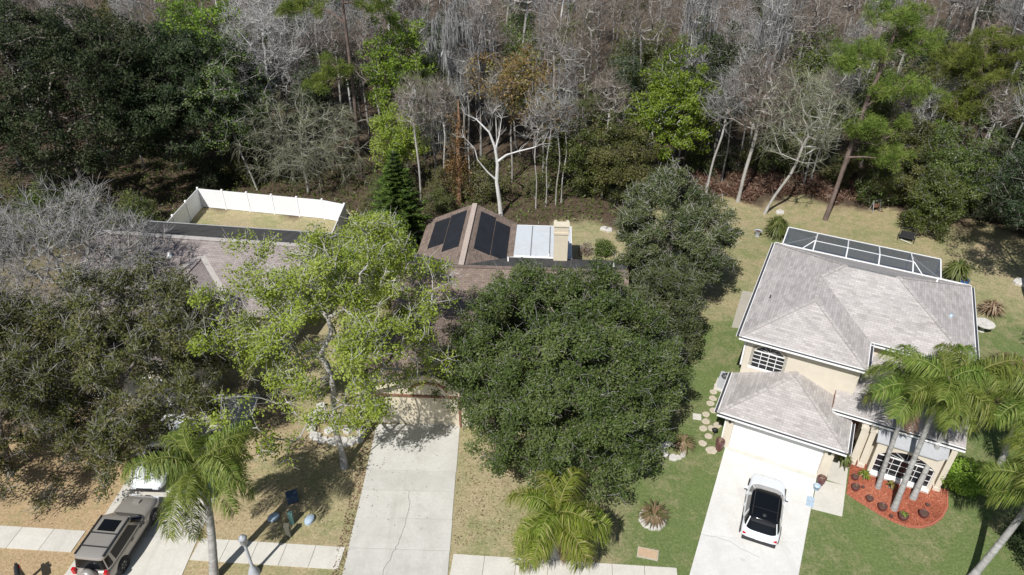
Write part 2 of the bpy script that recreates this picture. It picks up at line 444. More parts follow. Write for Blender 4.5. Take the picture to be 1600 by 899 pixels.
M['leaf_yellowpalm'] = m_leaf('leaf_yellowpalm', [(0.0, (0.085, 0.135, 0.014)), (0.5, (0.175, 0.24, 0.028)), (0.86, (0.30, 0.34, 0.07)), (1.0, (0.46, 0.40, 0.19))], 0.35, 0.5, 0.28)
M['leaf_dry'] = m_leaf('leaf_dry', [(0.0, (0.10, 0.055, 0.035)), (0.5, (0.20, 0.125, 0.08)), (1.0, (0.34, 0.25, 0.18))], 0.2)
M['leaf_cycad'] = m_leaf('leaf_cycad', [(0.0, (0.07, 0.085, 0.03)), (0.45, (0.14, 0.135, 0.055)), (0.8, (0.23, 0.135, 0.085)), (1.0, (0.30, 0.21, 0.14))], 0.2)
# ------------------------------------------------------------------ ground
def edge_y(x):
    return float(np.interp(x, [-70, -45, -31, -28.5, -14, -12, -8, 0, 10, 14, 26, 32, 40, 48, 70],
                           [44, 46, 47.5, 56.8, 54.0, 51, 50.5, 52.3, 53, 56, 57.5, 55.5, 52, 48, 44]))

def smooth01(a, b, x):
    t = np.clip((x - a) / (b - a), 0, 1)
    return t * t * (3 - 2 * t)

xs = np.concatenate([[-2500, -900, -300, -140, -90], np.arange(-66, 66.1, 0.6), [90, 140, 300, 900, 2500]])
ys = np.concatenate([[-900, -200, -40, 0], np.arange(8, 70.1, 0.6), [80, 95, 120, 180, 400, 1200, 3500]])
GX, GY = np.meshgrid(xs, ys)
nx, ny = len(xs), len(ys)
idx = np.arange(nx * ny).reshape(ny, nx)
GF = np.stack([idx[:-1, :-1], idx[:-1, 1:], idx[1:, 1:], idx[1:, :-1]], -1).reshape(-1, 4)
edges = np.interp(xs, [-70, -45, -31, -28.5, -14, -12, -8, 0, 10, 14, 26, 32, 40, 48, 70],
                  [44, 46, 47.5, 56.8, 54.0, 51, 50.5, 52.3, 53, 56, 57.5, 55.5, 52, 48, 44])
wob = 0.9 * np.sin(GX * 0.9) + 0.6 * np.sin(GX * 2.1 + GY)
litter = smooth01(-1.0, 0.8, GY - edges[None, :] + wob)
litter = np.maximum(litter, 0.6 * smooth01(-26.5, -30.5, GX) * smooth01(28, 32, GY))
litter = np.maximum(litter, 0.5 * smooth01(-11.5, -13.5, GX) * smooth01(27.5, 29.6, GY) * smooth01(34, 32, GY))
green = np.zeros_like(GX)
gcen = 0.26 * smooth01(-14.5, -11, GX)                                         # front lawn of the middle house
gr = smooth01(2.0, 6.2, GX) * smooth01(42, 37.5, GY)                               # strip between the middle and right houses
green = np.maximum(gcen, gr * 0.95)
right = smooth01(12.5, 14, GX) * smooth01(44, 38, GY)
green = np.maximum(green, right * (0.62 + 0.28 * smooth01(18, 25, GY)))
green = np.where((GX > 8) & (GY > 38.5), np.maximum(green * 0.75, 0.30 + 0.28 * np.exp(-((GX - 21) ** 2 / 60 + (GY - 49.5) ** 2 / 14)) + 0.3 * np.exp(-((GX - 15.8) ** 2 / 2 + (GY - 46) ** 2 / 9))), green)
green = np.where((GX < 8) & (GX > -7) & (GY > 42), 0.36, green)                 # back yard of the middle house
green = np.where((GX < -13.5) & (GY > 44), 0.20, green)                         # fenced yard
rust = smooth01(-13.5, -18, GX) * smooth01(32, 28, GY)                           # parched orange lawn on the left
rust = np.maximum(rust, 0.3 * smooth01(44, 47, GY) * smooth01(14, 18, GX))
rust = np.maximum(rust, 0.35 * smooth01(-7.5, -11.5, GX) * smooth01(32, 28, GY))
GV = np.stack([GX, GY, np.zeros_like(GX)], -1).reshape(-1, 3)
gm = NT('lawn')
v = gm.coord('Object')
n_big = gm.noise(0.33, 5, 0.65, v, 0.3); n_mid = gm.noise(1.7, 6, 0.72, v, 0.4); n_fine = gm.noise(7.5, 6, 0.85, v); n_spk = gm.noise(22, 3, 0.8, v)
dry = gm.ramp(n_fine, [(0.28, (0.20, 0.155, 0.090)), (0.5, (0.39, 0.325, 0.200)), (0.72, (0.60, 0.52, 0.37))])
dryo = gm.ramp(n_fine, [(0.28, (0.21, 0.142, 0.082)), (0.5, (0.415, 0.30, 0.18)), (0.72, (0.62, 0.50, 0.345))])
dry = gm.mix(gm.attr('rust'), dry, dryo)
grn = gm.ramp(n_fine, [(0.26, (0.060, 0.090, 0.030)), (0.5, (0.125, 0.168, 0.060)), (0.74, (0.24, 0.27, 0.115))])
fac = gm.math('ADD', gm.attr('green'), gm.math('MULTIPLY', gm.math('SUBTRACT', n_mid, 0.5), 1.5))
fac = gm.math('ADD', fac, gm.math('MULTIPLY', gm.math('SUBTRACT', n_big, 0.5), 1.9), True)
c = gm.mix(fac, dry, grn)
bare = gm.ramp(gm.noise(0.62, 5, 0.7, v, 0.6), [(0.60, (0, 0, 0)), (0.72, (1, 1, 1))])
c = gm.mix(gm.math('MULTIPLY', bare, 0.55), c, gm.ramp(n_fine, [(0.3, (0.25, 0.19, 0.12)), (0.7, (0.40, 0.325, 0.22))]))
lit = gm.ramp(n_fine, [(0.25, (0.035, 0.026, 0.019)), (0.5, (0.085, 0.062, 0.045)), (0.78, (0.20, 0.15, 0.11))])
lf = gm.math('ADD', gm.attr('litter'), gm.math('MULTIPLY', gm.math('SUBTRACT', n_mid, 0.5), 0.7), True)
lf = gm.math('MULTIPLY', lf, gm.ramp(gm.attr('litter'), [(0.02, (0, 0, 0)), (0.2, (1, 1, 1))]))
c = gm.mix(lf, c, lit)
c = gm.mix(1.0, c, gm.ramp(n_spk, [(0.3, (0.72, 0.72, 0.70)), (0.7, (1.25, 1.25, 1.22))]), 'MULTIPLY')
c = gm.mix(1.0, c, gm.ramp(n_big, [(0.25, (0.86, 0.86, 0.86)), (0.75, (1.12, 1.12, 1.1))]), 'MULTIPLY')
gm.principled(c, 0.97, 0, 0.1, gm.bump(n_fine, 0.8, 0.05))
gme = np_mesh('ground', GV, GF, gm.m)
for nm, arr in (('green', green), ('litter', litter), ('rust', rust)):
    a = gme.attributes.new(nm, 'FLOAT', 'POINT'); a.data.foreach_set('value', arr.ravel().astype(np.float32))
ground = bpy.data.objects.new('ground', gme); COL.objects.link(ground)
tag(ground, 'patchy dry and green lawn around the three houses', 'ground', kind='structure')

# ------------------------------------------------------------------ plants library
def nrm(a): return a / np.maximum(np.linalg.norm(a, axis=-1, keepdims=True), 1e-9)

def tubes(P0, P1, R0, R1, k):
    d = nrm(P1 - P0)
    ref = np.where(np.abs(d[:, :1]) < 0.9, np.array([[1.0, 0, 0]]), np.array([[0, 1.0, 0]]))
    u = nrm(np.cross(d, ref)); w = np.cross(d, u)
    a = 2 * PI * np.arange(k) / k
    ring = u[:, None, :] * np.cos(a)[None, :, None] + w[:, None, :] * np.sin(a)[None, :, None]
    A = P0[:, None, :] + ring * R0[:, None, None]
    B = P1[:, None, :] + ring * R1[:, None, None]
    V = np.concatenate([A, B], 1).reshape(-1, 3)
    n = len(P0); base = (np.arange(n) * 2 * k)[:, None]
    kk = np.arange(k); nx_ = (kk + 1) % k
    F = np.stack([base + kk, base + nx_, base + k + nx_, base + k + kk], -1).reshape(-1, 4)
    return V, F

def cat(parts):
    V = []; F = []; o = 0
    for v_, f_ in parts:
        if len(v_) == 0: continue
        V.append(v_); F.append(f_ + o); o += len(v_)
    return np.concatenate(V), np.concatenate(F)

def grow(rng, trunk, attractors, step=0.7, r_tip=0.014, p=2.3, wob=0.12, sag=0.0, start=0.35):
    """branching skeleton: every attractor is reached from the nearest wood already grown"""
    pos = [np.array(q, float) for q in trunk]; par = [-1] + list(range(len(trunk) - 1))
    s0 = int(len(trunk) * start)
    att = sorted(attractors, key=lambda a: min(np.linalg.norm(a - q) for q in pos[s0:]))
    tips = []
    top = pos[-1]
    for a in att:
        P = np.array(pos)
        dist = np.linalg.norm(P - a, axis=1)
        # prefer wood that lies lower and nearer to the trunk than the target
        rr = np.linalg.norm(P[:, :2] - top[:2], axis=1)
        ra = np.linalg.norm(a[:2] - top[:2])
        cost = dist + 1.2 * np.maximum(0, P[:, 2] - a[2] + 0.1) + 1.0 * np.maximum(0, rr - ra)
        cost[:s0] += 50
        j = int(np.argmin(cost))
        L = np.linalg.norm(a - pos[j]); n = max(1, int(round(L / step)))
        cur = j; A = pos[j].copy()
        side = rng.normal(0, wob * L, 3); side[2] = abs(side[2]) * 0.5 + sag * L
        for i in range(1, n + 1):
            t = i / n
            q = A + (a - A) * t + side * math.sin(PI * t) + rng.normal(0, 0.05, 3) * (t < 1)
            pos.append(q); par.append(cur); cur = len(pos) - 1
        tips.append(cur)
    pos = np.array(pos); par = np.array(par)
    acc = np.zeros(len(pos))
    has = np.zeros(len(pos), bool); has[par[par >= 0]] = True
    acc[~has] = r_tip ** p
    for i in range(len(pos) - 1, 0, -1):
        acc[par[i]] += acc[i]
    rad = acc ** (1 / p)
    return pos, par, rad, np.array(tips)

def wood_geo(pos, par, rad, rmin=0.0, flare=1.0):
    i = np.where(par >= 0)[0]
    P0 = pos[par[i]]; P1 = pos[i]; r1 = rad[i]; r0 = np.minimum(rad[par[i]], r1 * 1.6)
    z0 = pos[0][2]
    if flare > 1:
        fl = lambda z: 1 + (flare - 1) * np.exp(-(z - z0) / 0.45)
        r0 = r0 * fl(P0[:, 2]); r1 = r1 * fl(P1[:, 2])
    out = []
    big = r0 > 0.07; mid = (~big) & (r0 > 0.03); sm = ~(big | mid)
    # tiny overlap hides the joints
    e = nrm(P1 - P0) * np.minimum(r1, 0.04)[:, None]
    for msk, k in ((big, 8), (mid, 5), (sm, 3)):
        if msk.any(): out.append(tubes(P0[msk], (P1 + e)[msk], r0[msk], r1[msk], k))
    return cat(out)

def leaves(rng, C, n, spread, L, W, tips_t=None, up=0.5, flat=0.75, outc=None, outw=0.5, jit=0.25, droop=0.0):
    """n leaf blades round every clump centre C"""
    T = len(C)
    P = np.repeat(C, n, 0)
    q = rng.normal(0, 1, (T * n, 3)); q *= (rng.random((T * n, 1)) ** 0.4) * spread / np.maximum(np.linalg.norm(q, axis=1, keepdims=True), 1e-6)
    q[:, 2] *= flat
    if droop: q[:, 2] -= droop * rng.random(T * n)
    P = P + q
    N = rng.normal(0, 1, (T * n, 3)) * 0.8
    N[:, 2] += up
    if outc is not None: N += nrm(P - np.asarray(outc)) * outw
    N = nrm(N)
    a = nrm(np.cross(N, rng.normal(0, 1, (T * n, 3)))); b = np.cross(N, a)
    s = (0.65 + 0.7 * rng.random((T * n, 1)))
    a = a * s * L / 2; b = b * s * W / 2
    V = np.stack([P - a, P + b, P + a, P - b], 1).reshape(-1, 3)
    F = np.arange(T * n * 4).reshape(-1, 4)
    ct = np.clip(0.5 + 0.28 * (np.sin(C[:, 0] * 1.7 + 2 * np.sin(C[:, 1] * 1.1)) + np.sin(C[:, 1] * 1.9 + C[:, 2] * 2.1)) + rng.normal(0, .22, T), 0, 1)
    tint = np.clip(np.repeat(ct, n) * 0.55 + rng.random(T * n) * 0.45 + rng.normal(0, jit * 0.2, T * n), 0, 1)
    glint = rng.random(T * n) < 0.012
    tint = np.where(glint, 1.0, tint * 0.9)
    return V, F, tint

def twigs(rng, P, D, m, lo, hi, r=0.012, spread=0.75, up=0.3, segs=2, droop=0.0):
    n = len(P) * m
    A = np.repeat(P, m, 0)
    d = nrm(np.repeat(D, m, 0) * 0.8 + rng.normal(0, spread, (n, 3)) + np.array([0, 0, up]))
    L = rng.uniform(lo, hi, (n, 1))
    parts = []; rr = np.full(n, r)
    for s in range(segs):
        B = A + d * L / segs
        parts.append(tubes(A, B, rr, rr * 0.65, 3))
        A = B; rr = rr * 0.65
        d = nrm(d + rng.normal(0, 0.3, (n, 3)) + np.array([0, 0, -droop]))
    return cat(parts)

def ell(rng, n, c, r, lo=0.5, zmin=-1.0, lump=0.16, zmax=1.0):
    out = []
    ph = rng.uniform(0, 6.28, 6)
    while len(out) < n:
        d = rng.normal(0, 1, 3); d /= np.linalg.norm(d)
        if d[2] < zmin or d[2] > zmax: continue
        f = 1 + lump * (math.sin(3 * math.atan2(d[1], d[0]) + ph[0]) + math.sin(5 * math.atan2(d[1], d[0]) + ph[1] + 3 * d[2]) + math.sin(4 * d[2] + ph[2])) / 1.5
        k = (lo ** 3 + (1 - lo ** 3) * rng.random()) ** (1 / 3) * f
        out.append(np.array([c[0] + d[0] * r[0] * k, c[1] + d[1] * r[1] * k, c[2] + d[2] * r[2] * k]))
    return out

def ell_cl(rng, ncl, per, c, r, crad, lo=0.75, zmin=-0.6, lump=0.12):
    out = []
    for q in ell(rng, ncl, c, r, lo, zmin, lump):
        s = crad * rng.uniform(.6, 1.3)
        for _ in range(per):
            d = rng.normal(0, 1, 3); d *= s * rng.random() ** .5 / np.linalg.norm(d)
            out.append(q + d * np.array([1, 1, .75]))
    return out

def trunk_line(rng, top, n=8, wob=0.12, base=(0, 0, 0)):
    base = np.array(base, float); top = np.array(top, float)
    ph = rng.uniform(0, 6.28, 2); out = []
    for i in range(n + 1):
        t = i / n
        q = base + (top - base) * t
        q[0] += wob * math.sin(2.5 * t * PI + ph[0]) * t; q[1] += wob * math.sin(2.1 * t * PI + ph[1]) * t
        out.append(q)
    out[0] = base - np.array([0, 0, 0.15])
    return out

def tips_dir(pos, par, tips):
    return nrm(pos[tips] - pos[par[tips]])

def broad_meshes(seed, top, c, r, n_att=160, leafmat='leaf_mid', bark='bark_grey', n_leaf=70, spread=0.5, L=0.15, W=0.09, lo=0.5, zmin=-0.6,
                 r_tip=0.016, flare=1.5, twig=0, twigmat='twig_grey', up=0.5, lump=0.16, step=0.7, wob=0.14, start=0.35, tw=0.12, extra_inner=0.0, drop=0.0, p=2.3, twr=0.011, cl=None, extra=()):
    """a leafy tree round the origin: (wood mesh, crown mesh, twig mesh or None)"""
    rng = np.random.default_rng(seed)
    att = ell(rng, n_att, c, r, lo, zmin, lump) if not cl else ell_cl(rng, cl[0], cl[1], c, r, cl[2], lo, zmin, lump)
    for (ec, er, en) in extra: att += ell_cl(rng, en, cl[1], ec, er, cl[2], .3, -1, .1)
    pos, par, rad, tips = grow(rng, trunk_line(rng, top, 8, tw), att, step, r_tip, wob=wob, start=start, p=p)
    V, F = wood_geo(pos, par, rad, flare=flare)
    wood = np_mesh('wood', V, F, M[bark], smooth=True)
    C = pos[tips]
    if extra_inner:
        leafy = np.where((rad < r_tip * 2.6) & (par >= 0))[0]
        pick = rng.choice(leafy, int(len(C) * extra_inner), replace=len(leafy) < len(C) * extra_inner)
        C = np.concatenate([C, pos[pick] + rng.normal(0, 0.1, (len(pick), 3))])
    if drop: C = C[rng.random(len(C)) > drop]
    V, F, tint = leaves(rng, C, n_leaf, spread, L, W, up=up, outc=c)
    crown = np_mesh('leaves', V, F, M[leafmat], tint)
    tm = None
    if twig:
        V, F = twigs(rng, pos[tips], tips_dir(pos, par, tips), twig, 0.3, 0.9, twr, 0.8, 0.2)
        tm = np_mesh('twigs', V, F, M[twigmat], rng.random(len(F)))
    return wood, crown, tm

def bare_meshes(seed, H, c, r, n_att=200, m=5, bark='bark_grey', twig='twig_grey', r_tip=0.014, lo=0.35, tlo=0.5, thi=1.4, up=0.35, zmin=-0.75, tr=0.013,
                moss=0, trunk_top=None, wob=0.10, droop=0.0, leaf=None, nleaf=0, tspread=0.75, flare=1.4, start=0.45, lump=0.16, segs=2, sag=0.0):
    rng = np.random.default_rng(seed)
    att = ell(rng, n_att, c, r, lo, zmin, lump)
    top = trunk_top or (c[0] * 0.8, c[1] * 0.8, H * 0.72)
    pos, par, rad, tips = grow(rng, trunk_line(rng, top, 9, 0.2), att, 0.8, r_tip, wob=wob, start=start, sag=sag)
    V, F = wood_geo(pos, par, rad, flare=flare)
    wood = np_mesh('wood', V, F, M[bark], smooth=True)
    V, F = twigs(rng, pos[tips], tips_dir(pos, par, tips), m, tlo, thi, tr, tspread, up, segs, droop)
    sel = rng.choice(np.where(par >= 0)[0], n_att)
    V2, F2 = twigs(rng, pos[sel], nrm(pos[sel] - pos[par[sel]]), max(1, m // 2), tlo * 0.7, thi * 0.8, tr, tspread, up, segs, droop)
    V, F = cat([(V, F), (V2, F2)])
    tint = np.repeat(rng.random(len(F) // 3 + 1), 3)[:len(F)]
    crown = np_mesh('twigs', V, F, M[twig], tint)
    ex = None
    if moss:
        sel = rng.choice(np.where((par >= 0) & (pos[:, 2] > H * 0.35))[0], moss)
        A = pos[sel] + rng.normal(0, 0.12, (moss, 3)); Ln = rng.uniform(0.4, 1.9, moss)
        ex = []
        a = rng.uniform(0, PI, moss); w = rng.uniform(0.015, 0.06, moss)
        dx = np.stack([np.cos(a) * w, np.sin(a) * w, 0 * a], -1)
        sway = rng.normal(0, 0.08, (moss, 3)); sway[:, 2] = 0
        mid = A + sway; mid[:, 2] -= Ln * 0.5
        end = A + sway * 1.5; end[:, 2] -= Ln
        V = np.stack([A - dx * .4, A + dx * .4, mid + dx, mid - dx, end + dx * .15, end - dx * .15], 1).reshape(-1, 3)
        b = (np.arange(moss) * 6)[:, None]
        F = np.concatenate([b + np.array([0, 1, 2, 3]), b + np.array([3, 2, 4, 5])])
        ex = np_mesh('moss', V, F, M['moss'], np.tile(rng.random(moss), 2))
    elif leaf:
        V, F, tint = leaves(rng, pos[tips][rng.random(len(tips)) < 0.7], nleaf, 0.55, 0.13, 0.08, up=0.3)
        ex = np_mesh('leaves', V, F, M[leaf], tint)
    return wood, crown, ex

def needle_clumps(rng, C, n, rad, blade=0.3, w=0.014, flat=0.8):
    T = len(C); P = np.repeat(C, n, 0)
    d = nrm(rng.normal(0, 1, (T * n, 3)) * np.array([1, 1, flat]) + np.array([0, 0, 0.35]))
    base = P + d * rad * rng.uniform(0.15, 0.75, (T * n, 1))
    d2 = nrm(d + rng.normal(0, 0.5, (T * n, 3)))
    side = nrm(np.cross(d2, rng.normal(0, 1, (T * n, 3)))) * w
    tip = base + d2 * blade * rng.uniform(0.6, 1.2, (T * n, 1))
    V = np.stack([base - side, base + side, tip + side * 0.5, tip - side * 0.5], 1).reshape(-1, 3)
    F = np.arange(T * n * 4).reshape(-1, 4)
    t = np.clip(np.repeat(rng.random(T), n) * 0.5 + rng.random(T * n) * 0.5, 0, 1)
    return V, F, t

def pine_meshes(seed, H, lean, crowns, n_clump=60, bark='bark_pine', n=150, rad=0.75):
    rng = np.random.default_rng(seed)
    att = []
    for (c, r, k) in crowns: att += ell(rng, k, c, r, 0.2, -0.8, 0.1)
    pos, par, rd, tips = grow(rng, trunk_line(rng, (lean[0], lean[1], H), 12, 0.15), att, 0.9, 0.028, wob=0.06, sag=0.1, start=0.3)
    rd = np.minimum(rd * 1.25, 0.36)
    V, F = wood_geo(pos, par, rd, flare=1.3)
    wood = np_mesh('wood', V, F, M[bark], smooth=True)
    V, F, t = needle_clumps(rng, np.concatenate([pos[tips], pos[tips] + rng.normal(0, .55, (len(tips), 3)) * np.array([1, 1, .4])]), int(n * .75), rad * .62, 0.30, 0.014)
    return wood, np_mesh('needles', V, F, M['leaf_pine'], t), None

def conifer_meshes(seed, H, r0):
    rng = np.random.default_rng(seed)
    P0 = []; P1 = []; C = []; S = []
    z = 0.4
    while z < H:
        k = 9; rr = r0 * (1 - (z / H) ** 1.25) + 0.12
        for i in range(k):
            a = 2 * PI * (i + rng.random() * 0.7) / k
            L = rr * rng.uniform(0.8, 1.15)
            e = np.array([math.cos(a) * L, math.sin(a) * L, z + 0.10 * L])
            P0.append([0, 0, z]); P1.append(e)
            nseg = max(3, int(L / 0.12))
            for t in np.linspace(0.15, 1, nseg):
                wd = 0.38 * (1 - t * 0.65) * min(1.0, L)
                for s in (-1, 1):
                    q = np.array([0, 0, z]) * (1 - t) + e * t
                    C.append(q); S.append((a, s, wd + 0.12))
        z += 0.42 * (1 - 0.35 * z / H)
    P0 = np.array(P0, float); P1 = np.array(P1)
    tr = tubes(np.array([[0, 0, -0.1]]), np.array([[0, 0, H]]), np.array([0.13]), np.array([0.02]), 8)
    V, F = cat([tr, tubes(P0, P1, np.full(len(P0), 0.03), np.full(len(P0), 0.008), 3)])
    wood = np_mesh('wood', V, F, M['bark_oak'], smooth=True)
    VV = []; t = []
    for q, (a, s, wd) in zip(C, S):
        for m_ in range(4):
            b = a + s * rng.uniform(0.5, 1.1)
            d = np.array([math.cos(b), math.sin(b), rng.uniform(-0.15, 0.5)]) * wd * rng.uniform(0.7, 1.2)
            w = np.array([-math.sin(b), math.cos(b), rng.uniform(-.6, .6)]) * 0.035
            VV += [q - w, q + w, q + d + w * 0.5, q + d - w * 0.5]; t.append(rng.random())
    V = np.array(VV); F = np.arange(len(V)).reshape(-1, 4)
    return wood, np_mesh('needles', V, F, M['leaf_conifer'], t), None

def put_tree(name, meshes, loc, label, group=None, rz=0.0, s=1.0, cat_='tree', third='twigs', crown='crown'):
    o = thing(name, label, cat_, loc, rz, group)
    o.scale = (s, s, s)
    link('trunk', meshes[0], o)
    if meshes[1]: link(crown, meshes[1], o)['kind'] = 'stuff'
    if meshes[2]: link(third, meshes[2], o)['kind'] = 'stuff'
    return o

# palm fronds -------------------------------------------------------
def frond_mesh(seed, elev, L=2.6, mat='leaf_palm', n=46, leaflet=0.62, w=0.030, dry=0.0, stiff=1.0):
    rng = np.random.default_rng(seed)
    ns = 16; pts = []; p = np.zeros(3); a = R(elev)
    for i in range(ns + 1):
        pts.append(p.copy())
        p = p + np.array([math.cos(a), 0, math.sin(a)]) * L / ns
        a -= R(rng.uniform(5.0, 7.6)) * (0.45 + 1.1 * i / ns) / stiff * (1.0 if a > R(-80) else 0.05)
    pts = np.array(pts)
    V, F = tubes(pts[:-1], pts[1:], np.linspace(0.045, 0.008, ns), np.linspace(0.042, 0.006, ns), 4)
    parts = [(V, F)]; tint = [np.full(len(F), 0.93)]
    VV = []; tt = []
    for j in range(n):
        t = 0.14 + 0.86 * j / (n - 1)
        f = t * ns; i = min(int(f), ns - 1); q = pts[i] + (pts[i + 1] - pts[i]) * (f - i)
        d = nrm(pts[i + 1] - pts[i]); up = nrm(np.cross(d, np.array([0, 1.0, 0])) * 1.0)
        if up[2] < 0: up = -up
        ll = leaflet * (0.45 + 0.55 * math.sin(PI * min(1, t * 0.85 + 0.12))) * (1.0 if t < 0.9 else 0.75)
        for s in (-1, 1):
            for rep in range(2):
                k = rng.uniform(-0.55, 0.75)
                dirv = nrm(np.array([0, s * 1.0, 0]) + d * rng.uniform(0.35, 0.75) + up * k)
                l = ll * rng.uniform(0.75, 1.2)
                q1 = q + dirv * l * 0.42; d2 = nrm(dirv * .8 + np.array([0, 0, -0.8 - rng.uniform(0, .9)])); q2 = q1 + d2 * l * 0.68
                wv = nrm(np.cross(dirv, rng.normal(0, 1, 3) * 0.5 + up)) * w
                VV += [q - wv * .6, q + wv * .6, q1 + wv, q1 - wv, q1 - wv, q1 + wv, q2 + wv * .2, q2 - wv * .2]
                c0 = np.clip(rng.random() * 0.75 + 0.05 + 0.25 * t * rng.random() + dry * rng.random() * t, 0, 1); tt += [c0, min(1, c0 + 0.1)]
    V2 = np.array(VV); F2 = np.arange(len(V2)).reshape(-1, 4)
    V, F = cat([(V, F), (V2, F2)])
    return np_mesh('frond', V, F, M[mat], np.concatenate([tint[0], tt]))

FR = {}
def frond_set(key, mat, L, elevs, **k):
    FR[key] = [[frond_mesh(sd * 31 + e + 100, e, L, mat, **k) for sd in range(2)] for e in elevs]

def make_palm(label, base, top, fset, n, trunk_r=0.17, seed=0, name='palm_tree', group=None, rings=True, cut=None, dead=0):
    rng = random.Random(seed)
    o = thing(name, label, 'palm tree', base, 0, group)
    b = Vector((0, 0, -0.1)); t = Vector(top) - Vector(base)
    mb = MB(); pts = []; rad = []
    N = 26
    for i in range(N + 1):
        f = i / N
        q = b.lerp(t, f); q.x += 0.10 * math.sin(f * PI) * t.x; q.y += 0.1 * math.sin(f * PI) * t.y
        pts.append(q); rad.append(trunk_r * (1.0 + 0.45 * math.exp(-f * 14) - 0.18 * f) * (1 + (0.03 if i % 2 else -0.02)))
    mb.tube(pts, rad, 12)
    mb.build('trunk', M['bark_palm'], o, uv=False)
    mb = MB(); mb.tube([t + Vector((0, 0, -0.25)), t + Vector((0, 0, 0.15)), t + Vector((0, 0, 0.55)), t + Vector((0, 0, 0.95))], [trunk_r * 0.95, trunk_r * 1.15, trunk_r * 0.8, 0.04], 10)
    mb.build('leaf_base', M['bark_oak'], o, uv=False)
    ne = len(FR[fset]); ga = rng.uniform(0, 6.28)
    for i in range(n):
        lev = min(ne - 1, int(i / n * ne))
        f = link('frond', FR[fset][lev][i % 2], o, t + Vector((0, 0, 0.45 - 0.45 * lev / ne)), (rng.uniform(-.3, .3), rng.uniform(-.12, .12), ga + i * 2.39996 + rng.uniform(-.35, .35)))
        s = rng.uniform(0.8, 1.12); f.scale = (s, s, s)
    for i in range(dead):
        link('dry_frond', FR['dead'][0][i % 2], o, t + Vector((0, 0, 0.1)), (rng.uniform(-.3, .3), 0, rng.uniform(0, 6.28)))
    return o
# ------------------------------------------------------------------ pavements
def struct(o, label=None): return tag(o, label, None, None, 'structure')

def slab_poly(parent, name, poly, mat, z1=0.035, z0=-0.08, shrink=0.012):
    cx = sum(p[0] for p in poly) / len(poly); cy = sum(p[1] for p in poly) / len(poly)
    q = []
    for p in poly:
        d = Vector((cx - p[0], cy - p[1])); L = d.length
        q.append((p[0] + d.x / L * shrink, p[1] + d.y / L * shrink))
    return MB().prism(q, z0, z1).build(name, mat, parent)

def crack(parent, pts, z, w=0.018, name='crack'):
    mb = MB()
    for a, b in zip(pts[:-1], pts[1:]):
        d = Vector((b[0] - a[0], b[1] - a[1])).normalized(); n = Vector((-d.y, d.x)) * w
        mb.face([(a[0] - n.x, a[1] - n.y, z), (a[0] + n.x, a[1] + n.y, z), (b[0] + n.x, b[1] + n.y, z), (b[0] - n.x, b[1] - n.y, z)])
    return mb.build(name, M['crack'], parent)

def jag(pts, rng, n=6, amp=0.05):
    out = []
    for a, b in zip(pts[:-1], pts[1:]):
        for i in range(n):
            t = i / n
            out.append((a[0] + (b[0] - a[0]) * t + rng.uniform(-amp, amp), a[1] + (b[1] - a[1]) * t + rng.uniform(-amp, amp)))
    return out + [pts[-1]]

rj = random.Random(8)
# middle driveway
dv = bpy.data.objects.new('driveway', None); COL.objects.link(dv); struct(dv, 'grey concrete driveway of the middle house, cracked and stained')
ylv = [29.0, 25.55, 24.22, 22.5, 20.75, 16.5]
for i in range(5):
    t0, t1 = ylv[i], ylv[i + 1]
    sl = 0.022
    L = lambda y: -7.74 - 0.006 * (29 - y); Rr = lambda y: -2.96 + 0.004 * (29 - y)
    slab_poly(dv, 'slab', [(L(t1), t1 + sl * 4), (Rr(t1), t1 - sl * 4), (Rr(t0), t0 - sl * 4 * (i > 0)), (L(t0), t0 + sl * 4 * (i > 0))], M['concrete'], shrink=0.012 if i in (0, 3) else 0.034)
crack(dv, jag([(-5.27, 24.2), (-5.15, 22.9), (-5.3, 21.6), (-5.55, 20.75), (-5.9, 19.6), (-6.1, 18.0)], rj), 0.039, 0.012)
# right driveway
dr = bpy.data.objects.new('driveway', None); COL.objects.link(dr); struct(dr, 'bright white concrete driveway under the white car')
a0, a1, b0, b1 = Vector((11.83, 27.42)), Vector((8.13, 19.39)), Vector((16.2, 25.45)), Vector((13.18, 19.46))
def lerp2(a, b, t): return (a.x + (b.x - a.x) * t, a.y + (b.y - a.y) * t)
tt = [-0.02, 0.34, 0.73, 1.45]
for i in range(3):
    slab_poly(dr, 'slab', [lerp2(a0, a1, tt[i]), lerp2(b0, b1, tt[i]), lerp2(b0, b1, tt[i + 1]), lerp2(a0, a1, tt[i + 1])], M['bright_concrete'], shrink=0.008)
crack(dr, jag([(9.2, 21.6), (10.2, 21.3), (11.6, 20.3)], rj), 0.039, 0.008)
# left driveway
dl = bpy.data.objects.new('driveway', None); COL.objects.link(dl); struct(dl, 'pale concrete driveway of the left house with three cars')
for y0, y1 in ((31.5, 27.5), (27.5, 24.3), (24.3, 21.42), (21.42, 16.5)):
    xl = lambda y: -20.2 - 0.09 * max(0, 23 - y)
    slab_poly(dl, 'slab', [(xl(y1), y1), (-15.12, y1), (-15.12, y0), (xl(y0), y0)], M['walk'])
# sidewalk
sw = bpy.data.objects.new('sidewalk', None); COL.objects.link(sw); struct(sw, 'concrete sidewalk of separate slabs along the front lawns')
def by(x): return 20.30 - 0.0715 * x
for xa, xb in ((-40.0, -20.75), (-15.0, -7.95), (-2.78, 7.6)):
    n = max(1, round((xb - xa) / 1.55)); w = (xb - xa) / n
    for i in range(n):
        x0, x1 = xa + i * w, xa + (i + 1) * w
        sk = 0.09
        slab_poly(sw, 'slab', [(x0 - sk, by(x0) - 1.2), (x1 - sk, by(x1) - 1.2), (x1 + sk * .2, by(x1)), (x0 + sk * .2, by(x0))], M['walk'], shrink=0.014)
